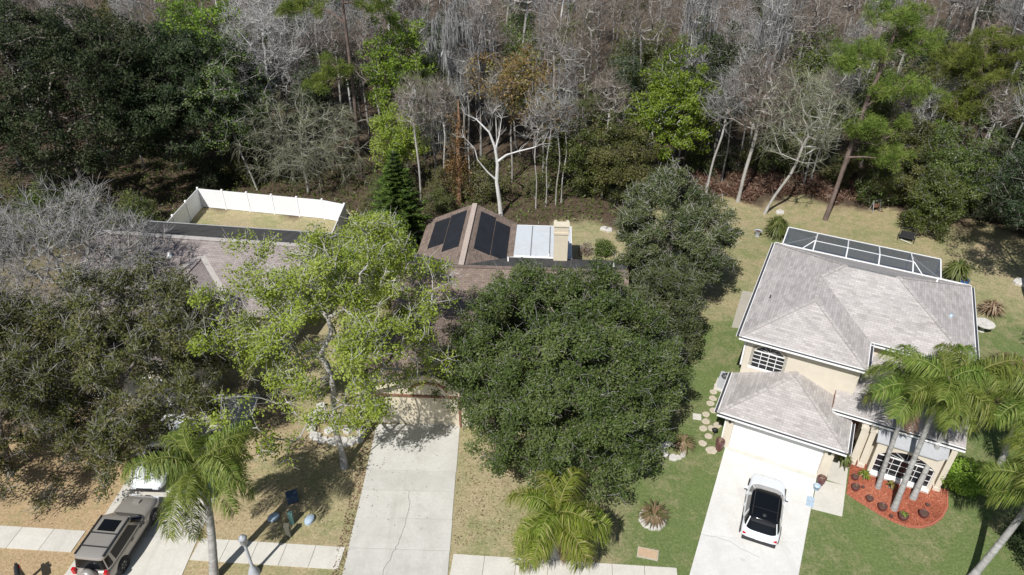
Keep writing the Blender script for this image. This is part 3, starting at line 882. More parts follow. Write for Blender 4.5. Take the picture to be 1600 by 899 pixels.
# street in front, outside the picture
MB().face([(-70, 6.0, 0.012), (70, 3.0, 0.012), (70, 10.5, 0.012), (-70, 14.5, 0.012)]).build('road', M['asphalt'])['kind'] = 'structure'

# ------------------------------------------------------------------ building helpers
def gutter(parent, a, b, out, name='gutter'):
    """open gutter hung on the eave a-b; out = unit vector pointing away from the roof"""
    a = Vector(a); b = Vector(b); o = Vector((out[0], out[1], 0))
    mb = MB()
    mb.bar(a + o * 0.015 + Vector((0, 0, 0.012)), b + o * 0.015 + Vector((0, 0, 0.012)), 0.04, 0.05, 0)
    mb.bar(a + o * 0.10 + Vector((0, 0, -0.07)), b + o * 0.10 + Vector((0, 0, -0.07)), 0.13, 0.02, 1)
    mb.bar(a + o * 0.178 + Vector((0, 0, -0.06)), b + o * 0.178 + Vector((0, 0, -0.06)), 0.026, 0.10, 0)
    mb.bar(a + o * 0.002 + Vector((0, 0, -0.11)), b + o * 0.002 + Vector((0, 0, -0.11)), 0.02, 0.17, 1)
    return mb.build(name, [M['white'], M['gutter_dark']], parent)

def roof_mesh(parent, faces, mat, name='roof', thick=0.09, mats=None, midx=None):
    mb = MB()
    for k, f in enumerate(faces):
        mi = midx[k] if midx else 0
        mb.face(f, mi); mb.face([(p[0], p[1], p[2] - thick) for p in f][::-1], mi)
        n = len(f)
        for i in range(n):
            p, q = f[i], f[(i + 1) % n]
            mb.face([p, (p[0], p[1], p[2] - thick), (q[0], q[1], q[2] - thick), q], mi)
    return mb.build(name, mats or mat, parent)

def cap_line(parent, pts, mat, w=0.24, name='ridge_cap'):
    mb = MB()
    for a, b in zip(pts[:-1], pts[1:]):
        a = Vector(a); b = Vector(b); n = max(1, int((b - a).length / 0.42))
        for i in range(n):
            p = a.lerp(b, i / n); q = a.lerp(b, (i + 1) / n)
            mb.bar(p + Vector((0, 0, 0.020)), q + Vector((0, 0, 0.006)), w, 0.03)
    o = mb.build(name, mat, parent); o['kind'] = 'stuff'
    return o

def grid_window(parent, uc, v, z0, z1, w, cols, rows, fr=0.09, mun=0.03, name='window', arch=0.0, arch_mat='white'):
    """white framed window in a wall that faces -v"""
    mb = MB(); h = z1 - z0
    mb.span((uc - w / 2 - fr, v - 0.07, z0 - fr), (uc + w / 2 + fr, v + 0.04, z0))
    mb.span((uc - w / 2 - fr, v - 0.05, z0), (uc - w / 2, v + 0.04, z1)); mb.span((uc + w / 2, v - 0.05, z0), (uc + w / 2 + fr, v + 0.04, z1))
    if not arch: mb.span((uc - w / 2 - fr, v - 0.05, z1), (uc + w / 2 + fr, v + 0.04, z1 + fr))
    else:
        mb.span((uc - w / 2, v - 0.045, z1 - 0.03), (uc + w / 2, v + 0.03, z1 + 0.03))
        n = 14; ab = MB()
        for i in range(n):
            q = []
            for t in (i / n, (i + 1) / n):
                an = PI * t
                q += [(uc - math.cos(an) * w / 2, z1 + math.sin(an) * arch), (uc - math.cos(an) * (w / 2 + fr), z1 + math.sin(an) * (arch + fr))]
            (a, b, c, d) = q[0], q[1], q[2], q[3]
            F = [(p[0], v - 0.05, p[1]) for p in (a, c, d, b)]; B = [(p[0], v + 0.03, p[1]) for p in (a, c, d, b)]
            ab.face(F); ab.face([B[0], F[0], F[1], B[1]]); ab.face([F[3], B[3], B[2], F[2]])
    o = mb.build(name, M['white'], parent)
    if arch: ab.build('arch_trim', M[arch_mat], o)
    g = MB(); pw, ph = w / cols, h / rows
    pane = MB().box((0, 0, 0), (pw - mun, 0.012, ph - mun)).mesh('pane', M['glass'])
    for i in range(cols):
        for j in range(rows):
            link('pane', pane, o, (uc - w / 2 + pw * (i + .5), v - 0.004, z0 + ph * (j + .5)))
    for i in range(1, cols): g.span((uc - w / 2 + pw * i - mun / 2, v - 0.035, z0), (uc - w / 2 + pw * i + mun / 2, v + 0.02, z1 - 0.03 * (arch > 0)))
    for j in range(1, rows): g.span((uc - w / 2, v - 0.032, z0 + ph * j - mun / 2), (uc + w / 2, v + 0.02, z0 + ph * j + mun / 2))
    if arch:
        for k in range(1, 6):
            an = PI * k / 6
            g.bar((uc, v - 0.02, z1 + 0.03), (uc - math.cos(an) * w / 2, v - 0.02, z1 + math.sin(an) * arch), 0.014, 0.014)
        m2 = MB(); n = 18
        m2.face([(uc - math.cos(PI * i / n) * w / 2 * .99, v - 0.004, z1 + 0.03 + math.sin(PI * i / n) * (arch * .98 - 0.03)) for i in range(n + 1)][::-1])
        m2.build('pane', M['glass'], o)
    g.build('muntin', M['white'], o)
    return o

def wall_with_hole(mb, u0, u1, v0, v1, z0, z1, hu0, hu1, hz0, hz1, arch=0.0, seg=14):
    """wall slab along u (thickness v0..v1) with one rectangular or arched opening"""
    mb.span((u0, v0, z0), (hu0, v1, z1)); mb.span((hu1, v0, z0), (u1, v1, z1))
    if hz0 > z0: mb.span((hu0, v0, z0), (hu1, v1, hz0))
    if not arch: mb.span((hu0, v0, hz1), (hu1, v1, z1)); return
    w = hu1 - hu0
    for i in range(seg):
        ua, ub = hu0 + w * i / seg, hu0 + w * (i + 1) / seg
        ta = hz1 + arch * math.sin(PI * i / seg) ** 0.8; tb = hz1 + arch * math.sin(PI * (i + 1) / seg) ** 0.8 if i < seg - 1 else hz1
        if i == 0: ta = hz1
        vs = [(ua, v0, ta), (ub, v0, tb), (ub, v0, z1), (ua, v0, z1), (ua, v1, ta), (ub, v1, tb), (ub, v1, z1), (ua, v1, z1)]
        mb.addmesh(vs, [(0, 1, 2, 3), (7, 6, 5, 4), (0, 4, 5, 1), (3, 2, 6, 7)])

def garage_door(parent, u0, u1, v, h, mat, n=4, name='garage_door'):
    o = MB().span((u0, v + 0.05, 0.0), (u1, v + 0.09, h)).build(name, mat, parent)
    dh = h / n; cw = (u1 - u0) / 8
    mb = MB().box((0, 0, 0), (u1 - u0 - 0.02, 0.04, dh - 0.012))
    for i in range(8): mb.box((-(u1 - u0) / 2 + cw * (i + .5), -0.022, 0), (cw - 0.16, 0.012, dh - 0.16))
    me = mb.mesh('panel', mat)
    for j in range(n): link('panel', me, o, ((u0 + u1) / 2, v + 0.025, dh * (j + .5) + 0.004))
    return o

def pipe_vent(parent, p, r=0.05, h=0.35, mat='white', name='roof_vent'):
    return MB().lathe([(r * 1.8, 0), (r * 1.6, 0.03), (r, 0.05), (r, h), (0.001, h + 0.01)], p, 10).build(name, M[mat], parent)

# ------------------------------------------------------------------ right house
RA = R(-26.7)
RH = thing('house', 'cream two storey house with pale grey shingle hip roof and white garage door', 'house', (11.95, 27.35, 0), RA)
def rh(u, v, z=0.0):
    ca, sa = math.cos(RA), math.sin(RA)
    return Vector((11.95 + u * ca - v * sa, 27.35 + u * sa + v * ca, z))
mb = MB()                                            # upper storey block
mb.span((-0.5, 3.17, 0), (-0.28, 13.2, 5.55)); mb.span((5.05, 3.17, 0), (5.27, 5.5, 5.55))
wall_with_hole(mb, -0.5, 5.27, 2.95, 3.17, 0, 5.55, -0.02, 1.58, 3.55, 4.62, 0.50)
mb.span((5.05, 5.5, 0), (10.0, 5.72, 5.55)); mb.span((9.78, 5.72, 0), (10.0, 13.2, 5.55)); mb.span((-0.5, 13.2, 0), (10.0, 13.42, 5.55))
mb.build('upper_wall', M['stucco'], RH)
w = grid_window(RH, 0.78, 3.0, 3.55, 4.62, 1.6, 4, 4, 0.15, 0.032, arch=0.50, arch_mat='stucco')
e = 5.6
A, B, Cc, D, E_, F_ = (-.9, 2.55, e), (5.45, 2.55, e), (5.45, 5.1, e), (10.4, 5.1, e), (10.4, 13.6, e), (-.9, 13.6, e)
P1, P2, R1, R2 = (2.275, 5.725, 7.0), (2.275, 8.275, 7.0), (3.35, 9.35, 7.473), (6.15, 9.35, 7.473)
rf = roof_mesh(RH, [(A, B, P1), (F_, A, P1, P2, R1), (B, Cc, P2, P1), (Cc, D, R2, R1, P2), (D, E_, R2), (E_, F_, R1, R2)], M['shingle_grey'])
cap_line(rf, [A, P1, P2, R1, F_], M['shingle_grey'], 0.2); cap_line(rf, [B, P1], M['shingle_grey'], 0.2); cap_line(rf, [D, R2, E_], M['shingle_grey'], 0.2)
rv = MB().bar((3.5, 9.31, 7.50), (6.0, 9.31, 7.50), 0.09, 0.04).build('ridge_vent', M['seam'], rf)
MB().prism([(-.85, 2.6), (5.4, 2.6), (5.4, 5.15), (10.35, 5.15), (10.35, 13.55), (-.85, 13.55)], e - 0.125, e - 0.10).build('soffit', M['stucco'], RH)
for a, b, o in ((A, B, (0, -1)), (B, Cc, (1, 0)), (Cc, D, (0, -1)), (D, E_, (1, 0)), (F_, A, (-1, 0)), (E_, F_, (0, 1))): gutter(RH, a, b, o)
pipe_vent(rf, (9.1, 8.7, 6.05), 0.09, 0.28, 'pale_blue'); pipe_vent(rf, (-0.05, 6.4, 5.95), 0.04, 0.2, 'black_vent'); pipe_vent(rf, (8.3, 11.5, 6.5), 0.04, 0.25, 'white')
# garage block
mb = MB()
wall_with_hole(mb, -0.35, 5.1, -0.05, 0.17, 0, 2.66, 0.0, 4.6, 0.0, 2.15)
mb.span((-0.35, 0.17, 0), (-0.13, 2.95, 2.66)); mb.span((4.88, 0.17, 0), (5.1, 2.95, 2.66))
mb.build('garage_wall', M['stucco'], RH)
garage_door(RH, 0.01, 4.59, 0.02, 2.13, M['white'])
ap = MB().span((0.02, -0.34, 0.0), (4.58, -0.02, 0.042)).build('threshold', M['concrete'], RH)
vn = MB().box((0, 0, 0), (0.24, 0.03, 0.10)).mesh('vent', M['gutter_dark'])  # small dark blocks in a row on the wall above the door
for k in range(8): link('vent', vn, RH, (0.45 + k * 0.53, -0.068, 2.40))
for x in (-0.19, 4.83):
    pier = MB()
    pier.span((x - 0.2, -0.20, 0), (x + 0.2, -0.05, 2.62))
    for k in range(4): pier.span((x - 0.17 + k * 0.095, -0.215, 0.1), (x - 0.17 + k * 0.095 + 0.05, -0.20, 2.0))
    pier.build('pier', M['stucco'], RH)
sc_ = MB().box((0, 0, 0), (0.13, 0.12, 0.30)).mesh('wall_lamp', M['trim_black'])
for x in (-0.19, 4.83): link('wall_lamp', sc_, RH, (x, -0.28, 2.12))
g0 = 2.7
Ag, Bg, Cg, Dg, Pg = (-0.88, -0.6, g0), (5.52, -0.6, g0), (5.52, 2.95, g0), (-0.88, 2.95, g0), (2.32, 2.60, 4.033)
Pb = (2.32, 2.95, 4.033)
gr_ = roof_mesh(RH, [(Ag, Bg, Pg), (Dg, Ag, Pg, Pb), (Bg, Cg, Pb, Pg)], M['shingle_grey'], 'garage_roof')
cap_line(gr_, [Ag, Pg], M['shingle_grey'], 0.2); cap_line(gr_, [Bg, Pg, Pb], M['shingle_grey'], 0.2)
MB().prism([(-.83, -0.55), (5.47, -0.55), (5.47, 2.93), (-.83, 2.93)], g0 - 0.125, g0 - 0.10).build('soffit', M['stucco'], RH)
gutter(RH, Ag, Bg, (0, -1)); gutter(RH, Dg, Ag, (-1, 0)); gutter(RH, Bg, (5.52, 1.75, g0), (1, 0))
MB().bar((-0.56, 3.0, 3.4), (-0.56, 3.0, 5.4), 0.09, 0.07).build('downspout', M['white'], RH); MB().bar((-0.42, -0.12, 0.1), (-0.42, -0.12, 2.6), 0.08, 0.07).build('downspout', M['white'], RH)
# single storey front room with porch and bay
mb = MB()
mb.span((6.25, 2.0, 0), (6.95, 2.2, 3.0)); mb.span((9.85, 2.0, 0), (10.35, 2.2, 3.0)); mb.span((6.95, 2.0, 2.5), (9.85, 2.2, 3.0))
mb.span((6.25, 2.2, 0), (6.45, 5.5, 3.1)); mb.span((10.15, 2.2, 0), (10.35, 5.5, 3.1))
mb.span((5.12, 3.6, 0), (6.25, 3.75, 3.1))
mb.build('front_room_wall', M['stucco'], RH)
MB().span((5.35, 3.55, 0), (6.1, 3.6, 2.1)).build('front_door', M['brown_trim'], RH)
for x in (6.18, 6.62):
    mb = MB()
    mb.span((x - .13, 1.62, 0), (x + .13, 1.96, 2.9)); mb.span((x - .18, 1.57, 0), (x + .18, 1.99, 0.28)); mb.span((x - .17, 1.58, 2.62), (x + .17, 1.98, 2.8))
    mb.build('pilaster', M['stucco'], RH)
mb = MB(); mb.span((10.1, 1.66, 0), (10.36, 1.97, 2.9)); mb.span((10.05, 1.6, 0), (10.40, 1.99, 0.25)); mb.build('pilaster', M['stucco'], RH)
bay = MB(); wall_with_hole(bay, 6.92, 9.88, 1.2, 1.34, 0, 2.56, 7.08, 9.72, 0.36, 1.62, 0.60)
bay.span((6.92, 1.34, 0), (7.05, 2.0, 2.56)); bay.span((9.75, 1.34, 0), (9.88, 2.0, 2.56))
bay.build('bay_wall', M['stucco'], RH)
grid_window(RH, 8.4, 1.31, 0.41, 1.62, 2.58, 7, 3, 0.035, 0.02, 'front_window', arch=0.54)
MB().span((7.0, 1.08, 0.24), (9.8, 1.19, 0.36)).build('window_sill', M['white'], RH)
roof_mesh(RH, [((6.80, 1.05, 2.57), (9.6, 1.05, 2.57), (10.02, 1.35, 2.57), (10.02, 1.84, 2.93), (6.80, 1.84, 2.93))], M['bay_roof'], 'bay_roof', 0.06)
q0 = 3.14; sl = 0.40
def ez(v): return q0 + sl * (v - 1.8)
er = roof_mesh(RH, [((4.45, 1.8, ez(1.8)), (10.62, 1.8, ez(1.8)), (10.62, 5.48, ez(5.48)), (5.29, 5.48, ez(5.48)), (5.29, 2.93, ez(2.93)), (4.45, 2.93, ez(2.93)))], M['shingle_grey'], 'porch_roof')
MB().span((4.42, 1.82, 2.96), (4.445, 2.93, 3.55)).build('barge_board', M['brown_trim'], RH)
MB().prism([(4.5, 1.85), (10.57, 1.85), (10.57, 5.4), (5.3, 5.4), (5.3, 2.9), (4.5, 2.9)], q0 - 0.125, q0 - 0.10).build('soffit', M['stucco'], RH)
gutter(RH, (4.45, 1.8, q0), (10.62, 1.8, q0), (0, -1))
MB().bar((4.62, 1.68, 2.80), (4.62, 1.68, 3.02), 0.09, 0.08).build('downspout', M['white'], RH); MB().bar((10.45, 5.4, 0.1), (10.45, 5.4, 3.6), 0.09, 0.07).build('downspout', M['white'], RH)
# walk and mulch bed in front
pth = bpy.data.objects.new('path', None); COL.objects.link(pth); struct(pth, 'pale concrete path from the right driveway to the porch')
slab_poly(pth, 'slab', [rh(4.66, -2.42)[:2], rh(6.1, -2.22)[:2], rh(6.08, -0.1)[:2], rh(4.70, -0.24)[:2]], M['walk'])
slab_poly(pth, 'slab', [rh(5.14, -0.1)[:2], rh(6.08, -0.1)[:2], rh(6.06, 1.55)[:2], rh(5.14, 1.55)[:2]], M['walk'])
slab_poly(pth, 'slab', [rh(5.14, 1.55)[:2], rh(6.06, 1.55)[:2], rh(6.06, 3.58)[:2], rh(5.14, 3.58)[:2]], M['walk'])
bed_loc = [(6.14, 1.95), (6.14, -0.55), (6.6, -0.80), (7.2, -1.02), (7.8, -1.26), (8.4, -1.40), (9.05, -1.42), (9.6, -1.2), (10.1, -0.75), (10.5, -0.1), (10.75, 0.7), (10.75, 1.97)]
bed = [rh(*p)[:2] for p in bed_loc]
bedo = struct(MB().prism(bed, -0.05, 0.045).build('mulch_bed', M['mulch']), 'red mulch bed with palms and pots below the arched window')
rng_ = np.random.default_rng(5)
pts = []
while len(pts) < 5200:
    u_, v_ = rng_.uniform(6.15, 10.7), rng_.uniform(-1.4, 1.9)
    k = int(np.searchsorted([p[0] for p in bed_loc[1:10]], u_)); lo_ = np.interp(u_, [p[0] for p in bed_loc[1:11]], [p[1] for p in bed_loc[1:11]])
    if v_ > lo_ + 0.04: pts.append(rh(u_, v_, 0.05)[:])
V, F, t_ = leaves(rng_, np.array(pts), 1, 0.01, 0.13, 0.035, up=2.0)
V[:, 2] = np.abs(V[:, 2] - 0.05) + 0.05
mt = NT('mulch_chip'); mt.principled(mt.ramp(mt.attr('tint'), [(0, (0.13, 0.04, 0.022)), (0.55, (0.36, 0.115, 0.066)), (1, (0.55, 0.26, 0.165))]), 0.95, 0, 0.1)
link('mulch_chips', np_mesh('chips', V, F, mt.m, t_), bedo)['kind'] = 'stuff'
mb = MB()
edge_pts = bed_loc[1:12]
for a, b in zip(edge_pts[:-1], edge_pts[1:]):
    d = math.hypot(b[0] - a[0], b[1] - a[1]); n = max(1, round(d / 0.16))
    for i in range(n):
        t = (i + .5) / n; p = rh(a[0] + (b[0] - a[0]) * t, a[1] + (b[1] - a[1]) * t)
        mb.box((p.x, p.y, 0.03), (0.135, 0.075, 0.13), RA + math.atan2(b[1] - a[1], b[0] - a[0]) + rj.uniform(-.06, .06))
o = mb.build('edging', M['edging'], bedo); o['kind'] = 'stuff'
# concrete pad beside the house
struct(MB().prism([rh(-2.45, 15.77)[:2], rh(-1.55, 15.9)[:2], rh(-1.4, 11.2)[:2], rh(-2.2, 10.97)[:2]], -0.05, 0.05).build('concrete_pad', M['slab_old']), 'narrow concrete pad beside the right house wall')

# pool cage
PC = thing('pool_cage', 'white framed dark screen enclosure behind the right house over the pool', 'pool enclosure', (11.95, 27.35, 0), RA)
u0, u1, v0, v1, zl, zh = -0.72, 9.75, 13.62, 22.3, 2.5, 3.25
us = [1.42, 3.6, 5.7, 7.82]
def fbar(a, b, w=0.10, name='beam'): return MB().bar(a, b, w, w * 0.9).build(name, M['white_metal'], PC)
vm = 19.6
fbar((u0, v1, zl), (u1, v1, zl), 0.08); fbar((u0, v0, zl), (u0, v1 - 0.06, zl), 0.08); fbar((u1, v0, zl), (u1, v1 - 0.06, zl), 0.08)
fbar((us[0], vm, zh), (us[-1], vm, zh), 0.055)
for u in us:
    fbar((u, v0, zh), (u, vm - 0.04, zh), 0.085); fbar((u, vm + 0.04, zh - 0.02), (u, v1 - 0.06, zl + 0.02), 0.085); fbar((u, v1, 0.02), (u, v1, zl - 0.06), 0.09, 'post')
fbar((us[0] - 0.06, vm, zh), (u0 + 0.06, 16.2, zl + 0.02), 0.06); fbar((us[0] - 0.06, vm + 1.35, zh - 0.38), (u0 + 0.06, vm - .2, zl + 0.02), 0.05)
fbar((us[-1] + 0.06, vm, zh), (u1 - 0.06, 16.2, zl + 0.02), 0.06); fbar((us[-1] + 0.06, vm + 1.35, zh - 0.38), (u1 - 0.06, vm - .2, zl + 0.02), 0.05)
for (x, y) in ((u0, v1), (u1, v1), (u0, 18.0), (u1, 18.0)): fbar((x, y, 0.02), (x, y, zl - 0.06), 0.10, 'post')
fbar((u0, v1, 0.9), (u1, v1, 0.9), 0.06, 'rail')
def scr(pts): MB().face(pts).build('screen_panel', M['screen'], PC)
cols = [u0] + us + [u1]
for i in range(5):
    a, b = cols[i], cols[i + 1]
    if 0 < i < 4:
        scr([(a, v0, zh), (b, v0, zh), (b, vm, zh), (a, vm, zh)]); scr([(a, vm, zh), (b, vm, zh), (b, v1, zl), (a, v1, zl)])
    elif i == 0:
        scr([(b, v0, zh), (b, vm, zh), (a, 16.2, zl), (a, v0, zl)]); scr([(b, vm, zh), (b, v1, zl), (a, v1, zl), (a, 16.2, zl)])
    else:
        scr([(a, v0, zh), (b, v0, zl), (b, 16.2, zl), (a, vm, zh)]); scr([(a, vm, zh), (b, 16.2, zl), (b, v1, zl), (a, v1, zl)])
    scr([(a, v1 + 0.01, 0.05), (b, v1 + 0.01, 0.05), (b, v1 + 0.01, zl - .05), (a, v1 + 0.01, zl - .05)])
for x in (u0, u1): scr([(x, v0, 0.05), (x, v1, 0.05), (x, v1, zl - .05), (x, v0, zl - .05)])
deck = struct(MB().prism([rh(u0 - .15, 13.4)[:2], rh(u1 + .15, 13.4)[:2], rh(u1 + .15, v1 + .2)[:2], rh(u0 - .15, v1 + .2)[:2]], -0.05, 0.04).build('pool_deck', M['paver']), 'paved deck under the screen enclosure')
pl = [rh(7.75 + 1.75 * math.cos(a) * (1 + .1 * math.sin(2 * a)), 17.6 + 2.9 * math.sin(a) * .95)[:2] for a in [2 * PI * i / 28 for i in range(28)]]
struct(MB().prism(pl, 0.0, 0.06).build('pool_water', M['water']), 'blue swimming pool water seen through the screen')
cop = MB()
for i in range(28):
    p, q = pl[i], pl[(i + 1) % 28]; cop.bar((p[0], p[1], 0.06), (q[0], q[1], 0.06), 0.22, 0.06)
struct(cop.build('pool_coping', M['walk']), 'pale coping round the pool')
lr = thing('lounge_chair', 'white strapped lounge chair inside the screened pool cage', 'chair', rh(5.7, 17.6), RA + 0.9)
mb = MB()
for x in (-0.28, 0.28): mb.bar((x, -0.9, 0.33), (x, 0.5, 0.33), 0.04); mb.bar((x, 0.5, 0.33), (x, 0.95, 0.85), 0.04)
mb.build('frame', M['white_metal'], lr)
mb = MB()
for k in range(12): mb.box((0, -0.85 + k * 0.115, 0.36), (0.56, 0.075, 0.015))
for k in range(5): mb.box((0, 0.55 + k * 0.085, 0.42 + k * 0.098), (0.56, 0.07, 0.02))
mb.build('strap', M['white'], lr)
for x in (-0.26, 0.26):
    for y in (-0.7, 0.45): MB().bar((x, y, 0), (x, y, 0.32), 0.04).build('leg', M['white_metal'], lr)

# ------------------------------------------------------------------ middle house
CA = R(-3.5)
CH = thing('house', 'tan house with brown shingle roof, dark solar panels and white flat roof patch', 'house', (-5.3, 28.95, 0), CA)
def chw(x, y, z=0.0):
    return Vector((-5.3 + x * math.cos(CA) - y * math.sin(CA), 28.95 + x * math.sin(CA) + y * math.cos(CA), z))
mb = MB()
wall_with_hole(mb, -2.9, 4.3, 0.0, 0.2, 0, 2.75, -2.32, 2.32, 0.0, 2.18)
# gable above
gx, gz = 0.7, 4.18
mb.addmesh([(-2.9, 0, 2.75), (4.3, 0, 2.75), (gx, 0, gz - .1), (-2.9, .2, 2.75), (4.3, .2, 2.75), (gx, .2, gz - .1)], [(0, 1, 2), (5, 4, 3), (1, 4, 5, 2), (0, 2, 5, 3)])
mb.span((-2.9, 0.2, 0), (-2.7, 6, 2.75)); mb.span((4.1, 0.2, 0), (4.3, 6, 2.75))
mb.build('garage_wall', M['stucco_tan'], CH)
garage_door(CH, -2.31, 2.31, 0.06, 2.16, M['stucco_tan'])
mb = MB(); mb.span((-2.5, -0.07, 2.19), (2.5, 0.0, 2.33)); mb.span((-2.45, -0.06, 0), (-2.33, -0.002, 2.19)); mb.span((2.33, -0.06, 0), (2.45, -0.002, 2.19))
mb.span((-2.9, -0.05, 0), (-2.78, -0.002, 2.75))
mb.build('door_trim', M['brown_trim'], CH)
mb = MB()                                             # brown gable ornament: arch over the beam
for i in range(10):
    a, b = PI * i / 10, PI * (i + 1) / 10
    mb.bar((gx - math.cos(a) * 1.0, -0.04, 2.62 + math.sin(a) * 0.62), (gx - math.cos(b) * 1.0, -0.04, 2.62 + math.sin(b) * 0.62), 0.08, 0.12)
mb.build('gable_arch', M['brown_trim'], CH)
gs = (gz - 2.78) / 3.95
roof_mesh(CH, [((-3.25, -0.45, 2.78), (gx, -0.45, gz), (gx, 8.3, gz), (-3.25, 5.4, 2.78)), ((gx, -0.45, gz), (4.65, -0.45, 2.78), (4.65, 5.4, 2.78), (gx, 8.3, gz))], M['shingle_brown'], 'garage_roof')
mb = MB(); mb.bar((-3.25, -0.47, 2.70), (gx, -0.47, gz - .08), 0.05, 0.2); mb.bar((gx, -0.47, gz - .08), (4.65, -0.47, 2.70), 0.05, 0.2)
mb.build('barge_board', M['stucco_tan'], CH)
# main body
mb = MB(); mb.span((-2.2, 6.0, 0), (11.85, 13.2, 2.75)); mb.build('main_wall', M['stucco_tan'], CH)
yr, zr, ye, yb, zb = 9.95, 4.5, 5.4, 13.75, 2.98
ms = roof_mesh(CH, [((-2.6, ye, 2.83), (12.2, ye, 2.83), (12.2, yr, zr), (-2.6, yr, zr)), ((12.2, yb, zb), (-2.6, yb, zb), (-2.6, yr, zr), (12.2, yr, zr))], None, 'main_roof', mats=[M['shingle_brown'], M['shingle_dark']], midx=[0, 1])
cap_line(ms, [(-2.6, yr, zr), (12.2, yr, zr)], M['shingle_brown'], 0.3)
mb = MB(); mb.addmesh([(11.87, 6.0, 2.75), (11.87, 13.2, 2.75), (11.87, yr, zr - .12), (11.75, 6.0, 2.75), (11.75, 13.2, 2.75), (11.75, yr, zr - .12)], [(0, 1, 2), (5, 4, 3), (0, 2, 5, 3), (1, 4, 5, 2)])
mb.build('gable_wall', M['stucco_tan'], CH)
# rear wing
xw, zw, yw = 1.32, 4.38, 19.1
xl, xr, zwe = -2.35, 4.5, 2.85
def lz(x): return zw - (xw - x) * (zw - zwe) / (xw - xl)
def rz_(x): return zw - (x - xw) * (zw - zwe) / (xr - xw)
roof_mesh(CH, [((xl, 12.6, zwe), (xw, 10.3, zw), (xw, yw, zw), (xl, yw - .1, zwe)), ((xw, 10.3, zw), (xr, 12.6, zwe), (xr, yw - .1, zwe), (xw, yw, zw))], M['shingle_brown'], 'wing_roof')
cap_line(CH, [(xw, 10.3, zw), (xw, yw, zw)], M['ridge_cap'], 0.36)
MB().span((-2.0, 13.2, 0), (4.15, 18.7, 2.75)).build('wing_wall', M['stucco_tan'], CH)
mb = MB(); mb.addmesh([(-2.0, 18.7, 2.75), (4.15, 18.7, 2.75), (xw, 18.7, zw - .15), (-2.0, 18.6, 2.75), (4.15, 18.6, 2.75), (xw, 18.6, zw - .15)], [(0, 1, 2), (5, 4, 3), (0, 2, 5, 3), (1, 4, 5, 2)]); mb.build('gable_wall', M['stucco_tan'], CH)
def panel(x0, x1, y0, y1, zf):
    a, b = zf(x0) + 0.05, zf(x1) + 0.05
    mb = MB(); vs = [(x0, y0, a), (x1, y0, b), (x1, y1, b), (x0, y1, a)]
    lo = [(p[0], p[1], p[2] - 0.04) for p in vs]
    mb.face(vs)
    for i in range(4): mb.face([vs[i], lo[i], lo[(i + 1) % 4], vs[(i + 1) % 4]])
    n = 10
    for k in range(1, n):
        y = y0 + (y1 - y0) * k / n
        mb.face([(x0, y - .012, a + .004), (x1, y - .012, b + .004), (x1, y + .012, b + .004), (x0, y + .012, a + .004)], 1)
    mb.build('solar_panel', [M['solar'], M['trim_black']], CH)
panel(-.40, 0.80, 13.0, 18.3, lz); panel(-1.62, -0.46, 14.2, 18.1, lz)
panel(1.88, 2.96, 12.9, 18.3, rz_); panel(3.02, 4.08, 13.0, 17.9, rz_)
for k in range(4):                                     # front slope panels, mostly behind the oak
    x = 5.2 + k * 1.5; mb = MB()
    za, zb_ = 4.5 - (9.95 - 9.0) * (4.5 - 2.83) / 4.55 + .06, 4.5 - (9.95 - 6.2) * (4.5 - 2.83) / 4.55 + .06
    mb.addmesh([(x, 6.2, zb_), (x + 1.4, 6.2, zb_), (x + 1.4, 9.0, za), (x, 9.0, za), (x, 6.2, zb_ - .05), (x + 1.4, 6.2, zb_ - .05), (x + 1.4, 9.0, za - .05), (x, 9.0, za - .05)], [(0, 1, 2, 3), (4, 5, 1, 0), (5, 6, 2, 1), (6, 7, 3, 2), (7, 4, 0, 3)])
    mb.build('solar_panel', M['solar'], CH)
# flat white roof
xf0, xf1, yf0, yf1 = 4.3, 8.7, 13.75, 18.5
fl = MB().span((xf0, yf0, 2.72), (xf1, yf1, 2.98)).build('flat_roof', M['white'], CH)
for a, b in ((4.57, 5.73), (5.81, 7.07)):
    MB().span((a, yf0 + .25, 2.98), (b, yf1 - .12, 3.01)).build('membrane_sheet', M['membrane'], fl)
MB().span((7.15, yf0 + .12, 2.98), (8.63, yf1 - .1, 3.005)).build('membrane_sheet', M['membrane'], fl)
mb = MB(); mb.span((5.73, yf0 + .25, 2.98), (5.81, yf1 - .12, 2.995)); mb.span((7.07, yf0 + .25, 2.98), (7.15, yf1 - .12, 2.99)); mb.build('seam', M['seam'], fl)
MB().span((4.45, 13.7, 0), (8.55, 18.3, 2.72)).build('porch_wall', M['stucco_tan'], CH)
# brown shingle verge between wing and flat roof
MB().face([(4.15, 13.8, 3.0), (4.57, 13.8, 3.0), (4.57, 18.55, 3.04), (4.15, 18.55, 3.04)]).build('verge', M['shingle_brown'], CH)
ck = MB(); x0, x1, y0, y1 = 7.38, 8.33, 13.0, 13.95
ck.span((x0, y0, 2.6), (x1, y1, 5.35)); ck.span((x0 - .05, y0 - .05, 5.35), (x1 + .05, y1 + .05, 5.5))
for (a, b, c_, d) in ((x0 - .02, y0, x0 + .15, y1), (x1 - .15, y0, x1 + .02, y1), (x0 + .15, y0, x1 - .15, y0 + .15)): ck.span((a, b, 5.5), (c_, d, 5.95))
ch_ = ck.build('chimney', M['stucco_tan'], CH)
mb = MB(); mb.span((x0 - .06, y0 - .06, 5.95), (x1 + .06, y1 - .35, 6.03)); mb.build('chimney_cap', M['stucco_tan'], ch_)
MB().span((x0 + .15, y0 + .15, 5.5), (x1 - .15, y1 - .1, 5.56)).build('flue', M['black_vent'], ch_)
